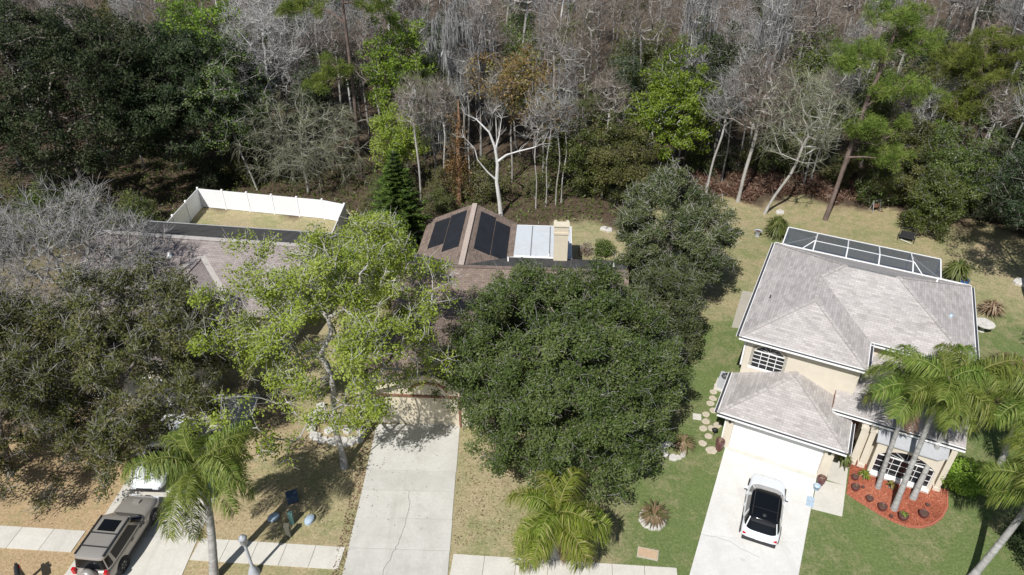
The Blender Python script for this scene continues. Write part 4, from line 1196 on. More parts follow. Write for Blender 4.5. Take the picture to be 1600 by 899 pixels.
pipe_vent(CH, (11.3, 10.7, 4.4), 0.05, 0.25); pipe_vent(CH, (4.3, 12.2, 3.55), 0.04, 0.4); pipe_vent(CH, (7.05, 13.9, 3.0), 0.05, 0.25)

# ------------------------------------------------------------------ left house
LA = R(-7.5)
LH = thing('house', 'long house with rosy grey shingle roof half hidden by oaks, fenced yard behind', 'house', (-20.5, 41.45, 0), LA)
hz, he, hd = 5.0, 2.9, 5.35
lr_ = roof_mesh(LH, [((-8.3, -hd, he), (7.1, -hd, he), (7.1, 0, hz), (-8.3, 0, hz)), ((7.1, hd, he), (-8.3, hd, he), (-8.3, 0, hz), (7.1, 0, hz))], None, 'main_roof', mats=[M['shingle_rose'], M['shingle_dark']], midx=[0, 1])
cap_line(lr_, [(-8.3, 0, hz), (7.1, 0, hz)], M['ridge_cap_grey'], 0.42)
MB().span((-7.8, -hd + .45, 0), (6.7, hd - .45, 2.85)).build('wall', M['stucco'], LH)
for x in (-7.8, 6.7):
    MB().addmesh([(x, -hd + .45, 2.85), (x, hd - .45, 2.85), (x, 0, hz - .12), (x - .12, -hd + .45, 2.85), (x - .12, hd - .45, 2.85), (x - .12, 0, hz - .12)], [(0, 1, 2), (5, 4, 3), (0, 2, 5, 3), (1, 4, 5, 2)]).build('gable_wall', M['stucco'], LH)
s_ = (hz - he) / hd; gw = 4.0; gzz = he + gw * s_; gy = -(hz - gzz) / s_
roof_mesh(LH, [((-gw, -11.2, he + .01), (0, -11.2, gzz), (0, gy, gzz), (-gw, -hd, he + .01)), ((0, -11.2, gzz), (gw, -11.2, he + .01), (gw, -hd, he + .01), (0, gy, gzz))], M['shingle_rose'], 'front_roof')
for sx in (-1, 1):
    mb = MB(); mb.bar((sx * 0.05, gy - .02, gzz + .02), (sx * gw * .98, -hd + .02, he + .06), 0.36, 0.03); mb.build('valley_flashing', M['ridge_cap_grey'], LH)
cap_line(LH, [(0, gy - .4, gzz), (0, -11.2, gzz)], M['shingle_rose'], 0.24)
MB().span((-gw + .4, -10.8, 0), (gw - .4, -hd + .5, 2.85)).build('garage_wall', M['stucco'], LH)
MB().addmesh([(-gw + .4, -10.8, 2.85), (gw - .4, -10.8, 2.85), (0, -10.8, gzz - .15), (-gw + .4, -10.7, 2.85), (gw - .4, -10.7, 2.85), (0, -10.7, gzz - .15)], [(0, 1, 2), (5, 4, 3), (0, 2, 5, 3), (1, 4, 5, 2)]).build('gable_wall', M['stucco'], LH)
garage_door(LH, -2.4, 2.4, -10.9, 2.15, M['white'])
mb = MB(); mb.bar((7.12, 0, hz - .08), (7.12, hd, he - .08), 0.05, 0.2); mb.bar((7.12, 0, hz - .08), (7.12, -hd, he - .08), 0.05, 0.2); mb.bar((7.12, hd + .02, he - .05), (-8.3, hd + .02, he - .05), 0.05, 0.16)
mb.build('barge_board', M['grey_metal'], LH)
def lh_vent(px, py, z, r):
    p = G(px, py, z); d = p - Vector((-20.5, 41.45, 0)); ca, sa = math.cos(-LA), math.sin(-LA)
    x, y = d.x * ca - d.y * sa, d.x * sa + d.y * ca
    zz = hz - s_ * abs(y)
    MB().lathe([(r * 1.2, 0), (r * 1.2, 0.05), (r, 0.08), (r * 0.9, 0.3), (r * 0.4, 0.36), (0.001, 0.37)], (x, y, zz - .02), 12).build('roof_vent', M['white'], LH)
lh_vent(266, 402, 4.35, 0.16); lh_vent(398, 458, 3.6, 0.12); lh_vent(434, 445, 3.7, 0.09); lh_vent(168, 397, 4.4, 0.1)

# ------------------------------------------------------------------ white vinyl fence
FE = thing('fence', 'tall white vinyl privacy fence round the left back yard', 'fence', (-20, 54, 0))
fp = [(-27.7, 48.2), (-27.45, 55.75), (-16.1, 53.55), (-14.05, 52.75), (-14.05, 47.4)]
post = MB().box((0, 0, 0.95), (0.13, 0.13, 1.9)).mesh('post', M['vinyl'])
capm = MB().addmesh([(-.085, -.085, 0), (.085, -.085, 0), (.085, .085, 0), (-.085, .085, 0), (0, 0, .09)], [(0, 1, 4), (1, 2, 4), (2, 3, 4), (3, 0, 4), (3, 2, 1, 0)]).mesh('post_cap', M['vinyl'])
posts = set()
for a, b in zip(fp[:-1], fp[1:]):
    L_ = math.hypot(b[0] - a[0], b[1] - a[1]); n = max(1, round(L_ / 2.3)); an = math.atan2(b[1] - a[1], b[0] - a[0]); w = L_ / n - 0.13
    mb = MB(); k = int(w / 0.19)
    for i in range(k): mb.box((-w / 2 + w * (i + .5) / k, 0, 0.92), (w / k - 0.012, 0.035, 1.55))
    mb.box((0, 0, 0.13), (w, 0.05, 0.16)); mb.box((0, 0, 1.74), (w, 0.05, 0.14))
    pm = mb.mesh('panel', M['vinyl'])
    for i in range(n + 1):
        p = (round(a[0] + (b[0] - a[0]) * i / n, 2), round(a[1] + (b[1] - a[1]) * i / n, 2))
        if p not in posts:
            posts.add(p); po = link('post', post, FE, (p[0] + 20, p[1] - 54, 0), (0, 0, an)); link('post_cap', capm, po, (0, 0, 1.9))
        if i < n:
            t = (i + .5) / n; link('panel', pm, FE, (a[0] + (b[0] - a[0]) * t + 20, a[1] + (b[1] - a[1]) * t - 54, 0), (0, 0, an))
# ------------------------------------------------------------------ cars
def wheel(parent, x, y, r=0.35):
    s = 1 if x > 0 else -1
    o = MB().lathe([(r * .62, -.11), (r * .95, -.11), (r, -.06), (r, .06), (r * .95, .11), (r * .62, .11)], (0, 0, 0), 24, 0, 'X').mesh('tyre', M['tyre'])
    w = bpy.data.objects.new('wheel', o); COL.objects.link(w); w.parent = parent; w.location = (x, y, r)
    mb = MB(); mb.lathe([(0.001, .085), (r * .12, .09), (r * .14, .06), (r * .58, .05), (r * .64, .10), (r * .64, .0)], (0, 0, 0), 20, 0, 'X')
    for k in range(6):
        a = 2 * PI * k / 6
        mb.bar((.075, 0.04 * math.cos(a), .04 * math.sin(a)), (.085, r * .58 * math.cos(a), r * .58 * math.sin(a)), 0.05, 0.03)
    if s < 0: mb.v = [(-p[0], p[1], p[2]) for p in mb.v]; mb.f = [f[::-1] for f in mb.f]
    mb.build('rim', M['alloy'], w)
    return w

def make_car(label, loc, rotz, paint, L=4.5, W=1.82, H=1.65, belt=0.98, hood=0.95, cab=(-1.95, 0.95), roofy=(-1.75, 0.25), wr=0.62, roof='paint', boxy=5.0, group='cars on the driveways', name='parked_car', ws='car_glass'):
    c = thing(name, label, 'car', loc, rotz, group)
    P = M[paint]; hl, hw = L / 2, W / 2
    st = [(-hl, .80, belt - .22, .42), (-hl + .10, .92, belt - .06, .34), (-hl + .45, .985, belt, .28), (-hl + 1.2, 1.0, belt + .01, .24), (0, 1.0, belt + .01, .24), (cab[1] - .1, 1.0, belt, .24),
          (hl - .75, .985, hood - .03, .26), (hl - .3, .93, hood - .12, .30), (hl - .06, .80, hood - .28, .36), (hl, .68, hood - .40, .42)]
    n = 13; vs = []; fs = []
    for y, w, zt, zb in st:
        w *= hw
        half = [(w * .88, zb), (w * .985, zb + .10), (w, zb + (zt - zb) * .5), (w * .985, zt - .13), (w * .90, zt - .02), (w * .55, zt + .025)]
        ring = [(-x, y, z) for x, z in half] + [(0, y, zt + .035)] + [(x, y, z) for x, z in half[::-1]]
        vs += ring
    for i in range(len(st) - 1):
        for k in range(n - 1): fs.append((i * n + k, i * n + k + 1, (i + 1) * n + k + 1, (i + 1) * n + k))
        fs.append((i * n + n - 1, i * n, (i + 1) * n, (i + 1) * n + n - 1))
    mb = MB(); mb.addmesh(vs, fs, 0, True); mb.face(vs[:n][::-1]); mb.face(vs[-n:])
    b = mb.build('body', P, c, merge=True, uv=False)
    md = b.modifiers.new('smooth', 'SUBSURF'); md.levels = 1; md.render_levels = 1
    # cabin
    N = 48
    def ring(y0, y1, w, z, ex):
        out = []
        for k in range(N):
            a = 2 * PI * k / N; ca, sa = math.cos(a), math.sin(a)
            out.append((math.copysign(abs(ca) ** (2 / ex), ca) * w, (y0 + y1) / 2 + math.copysign(abs(sa) ** (2 / ex), sa) * (y1 - y0) / 2, z))
        return out
    zb, zt = belt - .04, H - .06
    def mixr(t, inset=0.0):
        y0 = cab[0] + (roofy[0] - cab[0]) * t; y1 = cab[1] + (roofy[1] - cab[1]) * t
        w = hw * .96 + (wr - hw * .96) * t
        return ring(y0, y1, w, zb + (zt - zb) * t, boxy)
    lev = [mixr(0), mixr(.12), mixr(.88), mixr(1.0)]
    cx = (roofy[0] + roofy[1]) / 2
    for k, dz in ((.93, .035), (.6, .055), (.25, .06)):
        lev.append([(p[0] * k, cx + (p[1] - cx) * k, zt + dz) for p in lev[3]])
    parts = {'cabin': MB(), 'windshield': MB(), 'rear_window': MB(), 'side_window': MB(), 'roof': MB()}
    for i in range(len(lev) - 1):
        for k in range(N):
            q = [lev[i][k], lev[i][(k + 1) % N], lev[i + 1][(k + 1) % N], lev[i + 1][k]]
            a = (k + .5) / N * 360
            if i == 1:
                mid = sum(p[1] for p in q) / 4
                key = 'cabin'
                if 50 < a < 130: key = 'windshield'
                elif 230 < a < 310: key = 'rear_window'
                elif a < 44 or a > 316 or 136 < a < 224: key = 'side_window'
                if key == 'side_window' and k in (1, 22, 46, 25): key = 'cabin'
                parts[key].face(q, 0, False)
            elif i == 2 and roof != 'paint': parts['roof'].face(q, 0, True)
            elif i < 3: parts['cabin'].face(q, 0, True)
            else: parts['roof'].face(q, 0, True)
    parts['roof'].face(lev[-1])
    parts['cabin'].build('cabin', P, c, merge=True, uv=False)
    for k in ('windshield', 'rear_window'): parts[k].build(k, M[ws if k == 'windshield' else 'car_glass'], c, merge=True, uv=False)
    for s in (-1, 1):
        sd_ = MB()
        for f in parts['side_window'].f:
            q = [parts['side_window'].v[i] for i in f]
            if q[0][0] * s > 0: sd_.face(q)
        sd_.build('side_window', M['car_glass'], c, merge=True, uv=False)
    parts['roof'].build('roof', P if roof == 'paint' else M[roof], c, merge=True, uv=False)
    wy = L * .295
    for x in (-hw + .10, hw - .10):
        for y in (-wy, wy):
            wheel(c, x, y)
            s = 1 if x > 0 else -1
            MB().lathe([(0.001, 0), (.43, 0), (.43, -.05 * s)], (s * (hw + .004), y, .36), 24, 0, 'X').build('wheel_arch', M['trim_black'], c, uv=False)
    for s in (-1, 1):
        mb = MB(); mb.box((s * (hw + .09), cab[1] - .55, belt + .06), (.20, .11, .15)); mb.build('mirror', M['trim_black'] if paint != 'paint_white' else P, c, bevel=.03)
        MB().box((s * (hw * .62), hl - .07, hood - .37), (.32, .18, .11)).build('headlight', M['lamp_clear'], c, bevel=.03)
        MB().box((s * (hw - .20 + .06 * (paint == 'paint_tan')), -hl + .07, belt - .20 + .1 * (paint == 'paint_tan')), (.16, .12, .07) if paint != 'paint_tan' else (.17, .16, .34)).build('taillight', M['tail_red'], c, bevel=.03)
        MB().box((s * (hw + .004), 0, .36), (.03, L * .42, .12)).build('sill', M['trim_black'], c)
        for y in (-.35, .42): MB().box((s * (hw + .012), y, belt - .17), (.03, .20, .035)).build('door_handle', P, c)
    MB().box((0, -hl + .06, .46), (W * .86, .16, .22)).build('rear_bumper', P if paint == 'paint_tan' else M['trim_black'], c, bevel=.04)
    MB().box((0, hl - .06, .46), (W * .72, .16, .22)).build('front_bumper', M['trim_black'], c, bevel=.04)
    return c

s1 = make_car('tan four wheel drive with a spare wheel on its back door, parked across the sidewalk', (-18.55, 21.1, .035), R(-6), 'paint_tan', 4.55, 1.80, 1.70, 1.02, 1.0, (-2.16, 0.98), (-2.02, 0.30), .73, boxy=8.0, name='four_wheel_drive')
mb = MB(); mb.lathe([(0.001, -.20), (.30, -.20), (.36, -.14), (.37, 0), (.36, .1), (0.001, .1)], (0, 0, 0), 24, 0, 'X')
mb.v = [(p[1], p[0], p[2]) for p in mb.v]
sp = mb.build('spare_wheel', M['paint_tan'], s1, uv=False); sp.location = (0, -2.33, 0.88)
MB().span((-.42, -.62, 1.705), (.42, -.0, 1.722)).build('sunroof', M['car_glass'], s1, bevel=.006).location = (0, 0, 0.0)
mb = MB()
for x in (-.66, .66): mb.bar((x, -1.9, 1.72), (x, .2, 1.72), .05, .05)
for y in (-1.45, -.75): mb.bar((-.66, y, 1.725), (.66, y, 1.725), .05, .035)
mb.build('roof_rack', M['trim_black'], s1)
MB().box((0, -2.28, .55), (.34, .02, .16)).build('licence_plate', M['white'], s1).location = (.5, 0, 0)
MB().box((0, 1.62, 1.035), (.34, .22, .03)).build('hood_scoop', M['paint_tan'], s1, bevel=.008)

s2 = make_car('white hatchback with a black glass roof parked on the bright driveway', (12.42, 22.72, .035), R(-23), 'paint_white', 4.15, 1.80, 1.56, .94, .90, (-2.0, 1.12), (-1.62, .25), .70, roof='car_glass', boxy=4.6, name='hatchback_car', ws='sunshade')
mb = MB(); mb.span((-.6, -1.0, 1.56), (.6, -.985, 1.57)); mb.span((-.58, -1.5, 1.548), (-.545, .15, 1.575)); mb.span((.545, -1.5, 1.548), (.58, .15, 1.575)); mb.build('roof_rail', M['trim_black'], s2)
MB().box((0, -1.72, 1.46), (1.12, .16, .05)).build('spoiler', M['trim_black'], s2, bevel=.012)
MB().box((0, -2.075, .66), (.34, .03, .15)).build('licence_plate', M['white'], s2)
MB().lathe([(.10, 0), (.06, .03), (0.001, .05)], (0, -1.35, 1.555), 10).build('antenna', M['trim_black'], s2, uv=False)
s3 = make_car('white minivan parked behind the tan four wheel drive under the oak', (-18.55, 26.25, .035), R(178), 'paint_white', 4.75, 1.82, 1.62, .98, .92, (-2.2, 1.15), (-1.95, .3), .66, name='minivan_car')
MB().box((0, 2.36, .50), (.9, .05, .10)).build('grille', M['trim_black'], s3)
s4 = make_car('dark blue sedan almost hidden under the palm fronds', (-16.0, 25.75, .035), R(0), 'paint_blue', 4.5, 1.78, 1.42, .92, .9, (-1.6, 1.0), (-.95, .3), .6, name='sedan_car')

# ------------------------------------------------------------------ street furniture
lp = thing('lamp_post', 'grey yard lamp post with a flared base beside the sidewalk', 'lamp', (-11.85, 19.5, 0))
MB().lathe([(.28, 0), (.27, .10), (.13, .45), (.075, .62), (.065, 2.05), (.06, 2.1)], (0, 0, 0), 14).build('post', M['lamp_grey'], lp, uv=False)
mb = MB(); mb.lathe([(.07, 2.08), (.13, 2.16), (.16, 2.22), (.17, 2.52), (.20, 2.54), (.13, 2.66), (.02, 2.72), (.001, 2.73)], (0, 0, 0), 14)
mb.build('lamp_head', M['lamp_grey'], lp, uv=False)
mx = thing('mailbox', 'black mailbox on a leaning timber post by the left sidewalk', 'mailbox', (-22.05, 19.1, 0), R(35))
MB().bar((0, 0, -.1), (-.05, .06, 1.25), .11).build('post', M['black'], mx)
MB().bar((-.05, .25, .95), (-.05, -.55, .95), .09).build('arm', M['black'], mx)
mb = MB(); mb.span((-.17, -.62, 1.0), (.07, -.02, 1.14))
mb.lathe([(.12, 0), (.12, .6)], (0, 0, 0), 16, 0, 'X')
k0 = len(mb.v) - 32
mb.v = mb.v[:k0] + [(p[1] - .05, p[0] - .62, p[2] + 1.14) for p in mb.v[k0:]]
mb.face([(math.cos(a) * .12 - .05, -.62, 1.14 + math.sin(a) * .12) for a in [2 * PI * i / 16 for i in range(16)]]); mb.face([(math.cos(a) * .12 - .05, -.02, 1.14 + math.sin(a) * .12) for a in [2 * PI * i / 16 for i in range(16)]][::-1])
mb.build('box', M['black'], mx)
MB().box((.08, -.15, 1.2), (.015, .16, .05)).build('flag', M['tail_red'], mx)

def utility_cover(label, p, rz):
    o = thing('utility_cover', label, 'utility box', (p[0], p[1], 0), rz, 'pale blue utility covers by the palm shadow')
    MB().lathe([(.30, 0), (.31, .10), (.29, .16)], (0, 0, 0), 14).build('rim', M['pale_blue'], o, uv=False)
    MB().lathe([(.285, .155), (.2, .19), (.06, .21), (.001, .21)], (0, 0, 0), 14).build('lid', M['pale_blue'], o, uv=False)
    for ch in o.children: ch.scale = (1.0, .72, 1)
    return o
utility_cover('left pale blue oval utility cover in the palm shadow', G(428, 810), .7)
utility_cover('right pale blue oval utility cover at the edge of the palm shadow', G(484, 814), 1.2)
def pedestal(name, label, p, mat, h, w, rz):
    o = thing(name, label, 'utility box', (p[0], p[1], 0), rz)
    MB().box((0, 0, h / 2), (w, w * .8, h)).build('casing', mat, o, bevel=.02)
    MB().box((0, 0, h + .02), (w * 1.12, w * .95, .05)).build('cap', mat, o, bevel=.015)
    MB().box((0, -w * .41, h * .5), (w * .7, .015, h * .6)).build('door', mat, o)
pedestal('utility_pedestal', 'slim teal utility pedestal between the two pale blue covers', G(457, 818), M['teal'], .75, .22, .2)
pedestal('utility_pedestal', 'short olive utility pedestal at the sidewalk edge', G(452, 838), M['olive'], .80, .24, .1)
pedestal('utility_cabinet', 'dark blue utility cabinet deepest in the palm shadow', G(458, 782), M['navy'], .45, .52, .4)

pc = thing('utility_plate', 'tan rectangular utility plate set in the lawn', 'utility box', tuple(G(1012, 866)), R(-14))
MB().box((0, 0, .03), (.98, .56, .06)).build('frame', M['slab_old'], pc); MB().box((0, 0, .067), (.9, .48, .02)).build('lid', M['terracotta_slab'], pc, bevel=.005)

# stepping stones along the garage side
def blob(rng, r, h, n=11, sx=1.0, jit=.12):
    ps = []
    for i in range(n):
        a = 2 * PI * i / n; rr = r * (1 + rng.uniform(-jit, jit)); ps.append((math.cos(a) * rr * sx, math.sin(a) * rr))
    mb = MB(); top = [(x * .9, y * .9) for x, y in ps]
    vs = [(x, y, -.04) for x, y in ps] + [(x, y, h * .7) for x, y in ps] + [(x, y, h) for x, y in top]
    fs = []
    for L_ in (0, 1):
        for i in range(n): fs.append((L_ * n + i, L_ * n + (i + 1) % n, (L_ + 1) * n + (i + 1) % n, (L_ + 1) * n + i))
    mb.addmesh(vs, fs); mb.face(vs[2 * n:])
    return mb
ssp = [(1121, 603), (1115, 613), (1114, 623), (1110, 631), (1115, 642), (1103, 648), (1103, 659), (1099, 670), (1112, 670), (1121, 665), (1107, 682), (1098, 693), (1111, 704)]
names = ['first', 'second', 'third', 'fourth', 'fifth', 'sixth', 'seventh', 'eighth', 'ninth', 'tenth', 'eleventh', 'twelfth', 'last']
for i, p in enumerate(ssp):
    q = G(*p); o = blob(rj, .225 if i < 12 else .28, .05, sx=1.15 if i == 12 else 1.0).build('stepping_stone', M['stone']); o.location = q; o.rotation_euler = (0, 0, rj.uniform(-.5, .3))
    lab = ['tan stepping stone closest to the air conditioner', 'tan stepping stone next to the one by the air conditioner', 'tan stepping stone third along from the air conditioner', 'tan stepping stone fourth along from the air conditioner',
           'tan stepping stone tucked nearest the garage eave', 'tan stepping stone beside the square pale slab', 'tan stepping stone just below the one beside the square slab', 'leftmost large stepping stone below the square slab',
           'tan stepping stone touching the garden lamp', 'dark shaded stepping stone against the garage corner', 'tan stepping stone halfway between garden lamp and driveway', 'leftmost stone of the last three before the driveway', 'oval stepping stone nearest the driveway corner'][i]
    tag(o, lab, 'stepping stone', 'stepping stones beside the garage')
sq = MB().box((0, 0, .02), (.48, .46, .08)).build('paving_slab', M['walk'], bevel=.01); sq.location = G(1089, 652); sq.rotation_euler = (0, 0, -.2)
tag(sq, 'square pale paving slab in the grass left of the stepping stones', 'paving slab')
gl = thing('garden_lamp', 'small black path lamp standing among the stepping stones', 'lamp', tuple(G(1115, 681)))
MB().lathe([(.02, 0), (.02, .42)], (0, 0, 0), 8).build('stake', M['black'], gl, uv=False); MB().lathe([(.05, .40), (.07, .44), (.17, .46), (.06, .56), (.001, .58)], (0, 0, 0), 14).build('shade', M['black'], gl, uv=False)

# air conditioner
ac = thing('air_conditioner', 'grey air conditioner on a pad against the right house wall', 'air conditioner', rh(-1.28, 4.75), RA)
MB().span((-.55, -.55, 0), (.55, .55, .10)).build('pad', M['walk'], ac)
mb = MB(); mb.span((-.40, -.40, .10), (.40, .40, .82))
for k in range(10): mb.span((-.41, -.41, .16 + k * .065), (.41, .41, .185 + k * .065))
mb.build('casing', M['grey_metal'], ac)
MB().lathe([(.32, .82), (.32, .85), (.001, .85)], (0, 0, 0), 20).build('fan_grille', M['trim_black'], ac, uv=False)
mb = MB()
for k in range(8): mb.bar((0, 0, .866), (.32 * math.cos(k * PI / 4), .32 * math.sin(k * PI / 4), .866), .018, .012)
mb.build('guard', M['grey_metal'], ac)
mtr = MB().span((-.62, 5.6, .7), (-.5, 5.95, 1.3)).build('electric_meter', M['grey_metal']); mtr.parent = RH

# planters and pots
def leaf_tuft(parent, z, n, r, h, mat, seed, name='plant', w=0.035):
    rng = np.random.default_rng(seed); VV = []; t = []
    for i in range(n):
        a = rng.uniform(0, 2 * PI); d = np.array([math.cos(a), math.sin(a), 0]); s_ = np.array([-d[1], d[0], 0]) * w
        e1 = np.array([0, 0, z]) + d * r * rng.uniform(.2, .5) + np.array([0, 0, h * rng.uniform(.5, 1)]); e2 = e1 + d * r * rng.uniform(.3, .6) + np.array([0, 0, -h * rng.uniform(0, .5)])
        b = np.array([0, 0, z])
        VV += [b - s_ * .4, b + s_ * .4, e1 + s_, e1 - s_, e1 - s_, e1 + s_, e2 + s_ * .1, e2 - s_ * .1]; c0 = rng.random(); t += [c0, min(1, c0 + .1)]
    o = link(name, np_mesh(name, np.array(VV), np.arange(len(VV)).reshape(-1, 4), M[mat], t), parent); o['kind'] = 'stuff'
    return o
def pot(label, p, r, h, group='dark red pots in the mulch bed', plant=None, seed=0, mat='pot', name='plant_pot', base=0.045):
    o = thing(name, label, 'pot', (p[0], p[1], base), rj.uniform(0, 6), group)
    MB().lathe([(r * .62, 0), (r * .92, h * .45), (r, h * .85), (r * 1.04, h), (r * .88, h), (r * .84, h * .86)], (0, 0, 0), 16).build('bowl', M[mat], o, uv=False)
    MB().lathe([(r * .86, h * .87), (r * .4, h * .92), (.001, h * .93)], (0, 0, 0), 12).build('soil', M['soil'], o, uv=False)
    if plant: leaf_tuft(o, h * .9, plant[0], plant[1], plant[2], plant[3], seed)
    return o
pot('dark pot nearest the path at the top left of the mulch bed', rh(6.42, .55), .17, .26)
pot('dark pot with a white rimmed stone at the path edge of the bed', rh(6.5, -.18), .20, .30, plant=(8, .12, .1, 'leaf_dry'), seed=2)
pot('low dark pot along the curved edge near the first palm', rh(7.2, -.60), .18, .24)
pot('glossy dark pot between the first and second palm at the edge', rh(7.8, -.92), .21, .32, plant=(10, .1, .08, 'leaf_dry'), seed=3)
pot('dark pot with green plant at the bottom of the bed', rh(8.75, -1.08), .23, .33, plant=(26, .24, .16, 'leaf_palm'), seed=4)
pot('dark pot at the right end of the mulch bed', rh(9.65, -.45), .22, .30)
pot('tiny dark pot beside the bed edging', rh(8.25, -1.22), .09, .14)
pot('tiny pot in the shade at the right of the bed', rh(9.85, .35), .10, .15)
pot('tiny dark pot between the two upper left pots', rh(6.85, .12), .08, .12)
pot('green planted pot at the foot of the porch pilaster', rh(5.95, 1.35), .2, .3, None, (30, .25, .2, 'leaf_mid'), 5)
pot('tall dark red planter at the left garage pier', rh(-.42, -.55), .23, .75, None, (24, .2, .15, 'leaf_dry'), 6, base=.0)
pot('brown topped planter at the right garage pier', rh(4.85, -.62), .21, .55, None, (30, .2, .12, 'leaf_dry'), 7, base=.035)
bb = thing('plastic_bucket', 'small pale blue bucket beside the right garage planter', 'bucket', rh(4.72, -1.02, .035), .3)
MB().lathe([(.14, 0), (.17, .28), (.18, .28), (.16, .27), (.13, .03), (.001, .03)], (0, 0, 0), 14).build('pail', M['pale_blue'], bb, uv=False)
mb = MB(); mb.tube([(math.cos(a) * .175, 0, .27 + math.sin(a) * .1) for a in [PI * i / 8 for i in range(9)]], .01, 5); mb.build('handle', M['grey_metal'], bb, uv=False)
lw = MB().box((0, 0, .05), (.45, .85, .1)).build('door_mat', M['pale_blue']); lw.location = rh(4.55, -2.0, .04); lw.rotation_euler = (0, 0, RA); lw.scale = (.8, .8, .25)
tag(lw, 'pale blue grey mat on the driveway edge by the path', 'mat')

def bush(name, label, p, meshes, s=1.0, rz=0.0, cat_='shrub', group=None):
    return put_tree(name, meshes, (p[0], p[1], 0), label, group, rz, s, cat_, crown='foliage')
def tuft_plant(name, label, p, n, r, h, mat, seed, w=.035, cat_='plant', base=0.0, group=None):
    o = thing(name, label, cat_, (p[0], p[1], base), 0, group)
    MB().lathe([(.07, -.05), (.09, .1), (.05, h * .25)], (0, 0, 0), 8).build('stem', M['bark_oak'], o, uv=False)
    leaf_tuft(o, .1, n, r, h, mat, seed, 'foliage', w)
    return o
tuft_plant('croton_plant', 'yellow leaved plant in the mulch below the left end of the window', rh(6.85, .85), 40, .42, .35, 'leaf_yellowpalm', 11, .05, base=.04)
tuft_plant('croton_plant', 'small red green plant in the mulch under the window middle', rh(8.1, .8), 26, .3, .3, 'leaf_rust', 12, .04, base=.04)
tuft_plant('porch_plant', 'leafy green plant squeezed between the garage and the porch', rh(5.72, 1.25), 60, .5, .9, 'leaf_mid', 13, .06)
tuft_plant('yucca_plant', 'green yucca at the left corner of the pool cage', G(1210, 372), 260, 1.25, 1.7, 'leaf_mid', 14, .045)
tuft_plant('yucca_plant', 'green yucca at the right corner of the pool cage', G(1488, 440), 260, 1.2, 1.6, 'leaf_mid', 15, .045)
pot('blue glazed pot beside the right yucca', G(1504, 446), .33, .5, None, (12, .2, .2, 'leaf_mid'), 8, 'blue_pot', base=0)
tuft_plant('dry_shrub', 'bronze dried shrub beside the right house corner', G(1545, 492), 160, 1.1, .9, 'leaf_dry', 16, .04)
tb = thing('garden_table', 'round white stone table near the right house corner', 'table', tuple(G(1533, 517)))
blob(rj, .62, .06, 12, jit=.08).build('table_top', M['rock'], tb).location = (0, 0, .62); MB().lathe([(.22, 0), (.12, .1), (.1, .6)], (0, 0, 0), 10).build('pedestal', M['rock'], tb, uv=False)
bn = thing('garden_urn', 'pale grey urn standing in the back lawn left of the pool cage', 'urn', tuple(G(1183, 369)))
MB().lathe([(.18, 0), (.16, .08), (.22, .3), (.30, .5), (.32, .52), (.26, .5), (.18, .3)], (0, 0, 0), 14).build('bowl', M['lamp_grey'], bn, uv=False)
MB().lathe([(.24, .44), (.001, .45)], (0, 0, 0), 12).build('soil', M['soil'], bn, uv=False)
cd = thing('swing_seat', 'dark garden swing seat under the trees behind the pool cage', 'swing', tuple(G(1415, 376)), R(-30))
mb = MB()
for x in (-.75, .75): mb.bar((x, -.5, 0), (x, 0, 1.6), .05); mb.bar((x, .5, 0), (x, 0, 1.6), .05)
mb.bar((-.75, 0, 1.6), (.75, 0, 1.6), .06); mb.build('frame', M['black'], cd)
MB().box((0, -.05, .48), (1.3, .5, .06)).build('seat', M['trim_black'], cd, bevel=.01); MB().box((0, .22, .8), (1.3, .05, .55)).build('backrest', M['trim_black'], cd, bevel=.01)
cd.scale = (.8, .8, .7)
mb = MB(); mb.bar((-.5, -.55, .35), (.55, -.62, .12), .04); mb.build('bar', M['white_metal'], cd)
fr2 = thing('play_frame', 'small pale and dark red play frame in the shade behind the pool cage', 'play frame', tuple(G(1366, 330)), .3)
mb = MB()
for x in (-.6, .6): mb.bar((x, -.4, 0), (x, 0, 1.7), .06); mb.bar((x, .4, 0), (x, 0, 1.7), .06)
mb.bar((-.7, 0, 1.7), (.7, 0, 1.7), .06); mb.build('frame', M['grey_metal'], fr2); fr2.scale = (.62, .62, .62)
MB().box((0, 0, .9), (.7, .35, .5)).build('seat', M['brown_trim'], fr2, bevel=.02)
for i, (px, py, lab) in enumerate([(944, 359, 'pale yard stone left of the pair under the dark trees'), (951, 361, 'pale yard stone right of the pair under the dark trees'), (1218, 333, 'small white stone in the back lawn beside a grey trunk'), (1596, 443, 'pale flat stone at the right picture edge in the back lawn')]):
    o = blob(rj, .28 if i < 3 else .55, .22, 9, 1.2, .2).build('garden_rock', M['rock']); o.location = G(px, py); tag(o, lab, 'rock')
# ringed cycads in the front lawn
def ring_of_rocks(c, R_, n, seed, label, r=.15, z=.14):
    rg = random.Random(seed)
    for i in range(n):
        a = 2 * PI * i / n + rg.uniform(-.1, .1)
        o = blob(rg, r * rg.uniform(.8, 1.25), z * rg.uniform(.7, 1.2), 8, 1.25, .22).build('ring_rock', M['rock'])
        o.location = (c[0] + math.cos(a) * R_, c[1] + math.sin(a) * R_, 0); o.rotation_euler = (0, 0, a + PI / 2)
        tag(o, label, 'rock', label.split(',')[0])
c1, c2 = G(1020, 812), G(1052, 705)
ring_of_rocks(c1, .52, 11, 3, 'pale rocks ringing the nearer cycad, beside the driveway lawn', .17)
ring_of_rocks(c2, .55, 10, 4, 'pale rocks ringing the farther cycad, under the oak edge', .17)
tuft_plant('cycad_plant', 'bronze and green cycad in a stone ring nearest the sidewalk', c1, 190, .92, .62, 'leaf_cycad', 21, .03)
tuft_plant('cycad_plant', 'bronze cycad in a stone ring at the edge of the oak', G(1066, 700), 150, .85, .62, 'leaf_cycad', 22, .03)
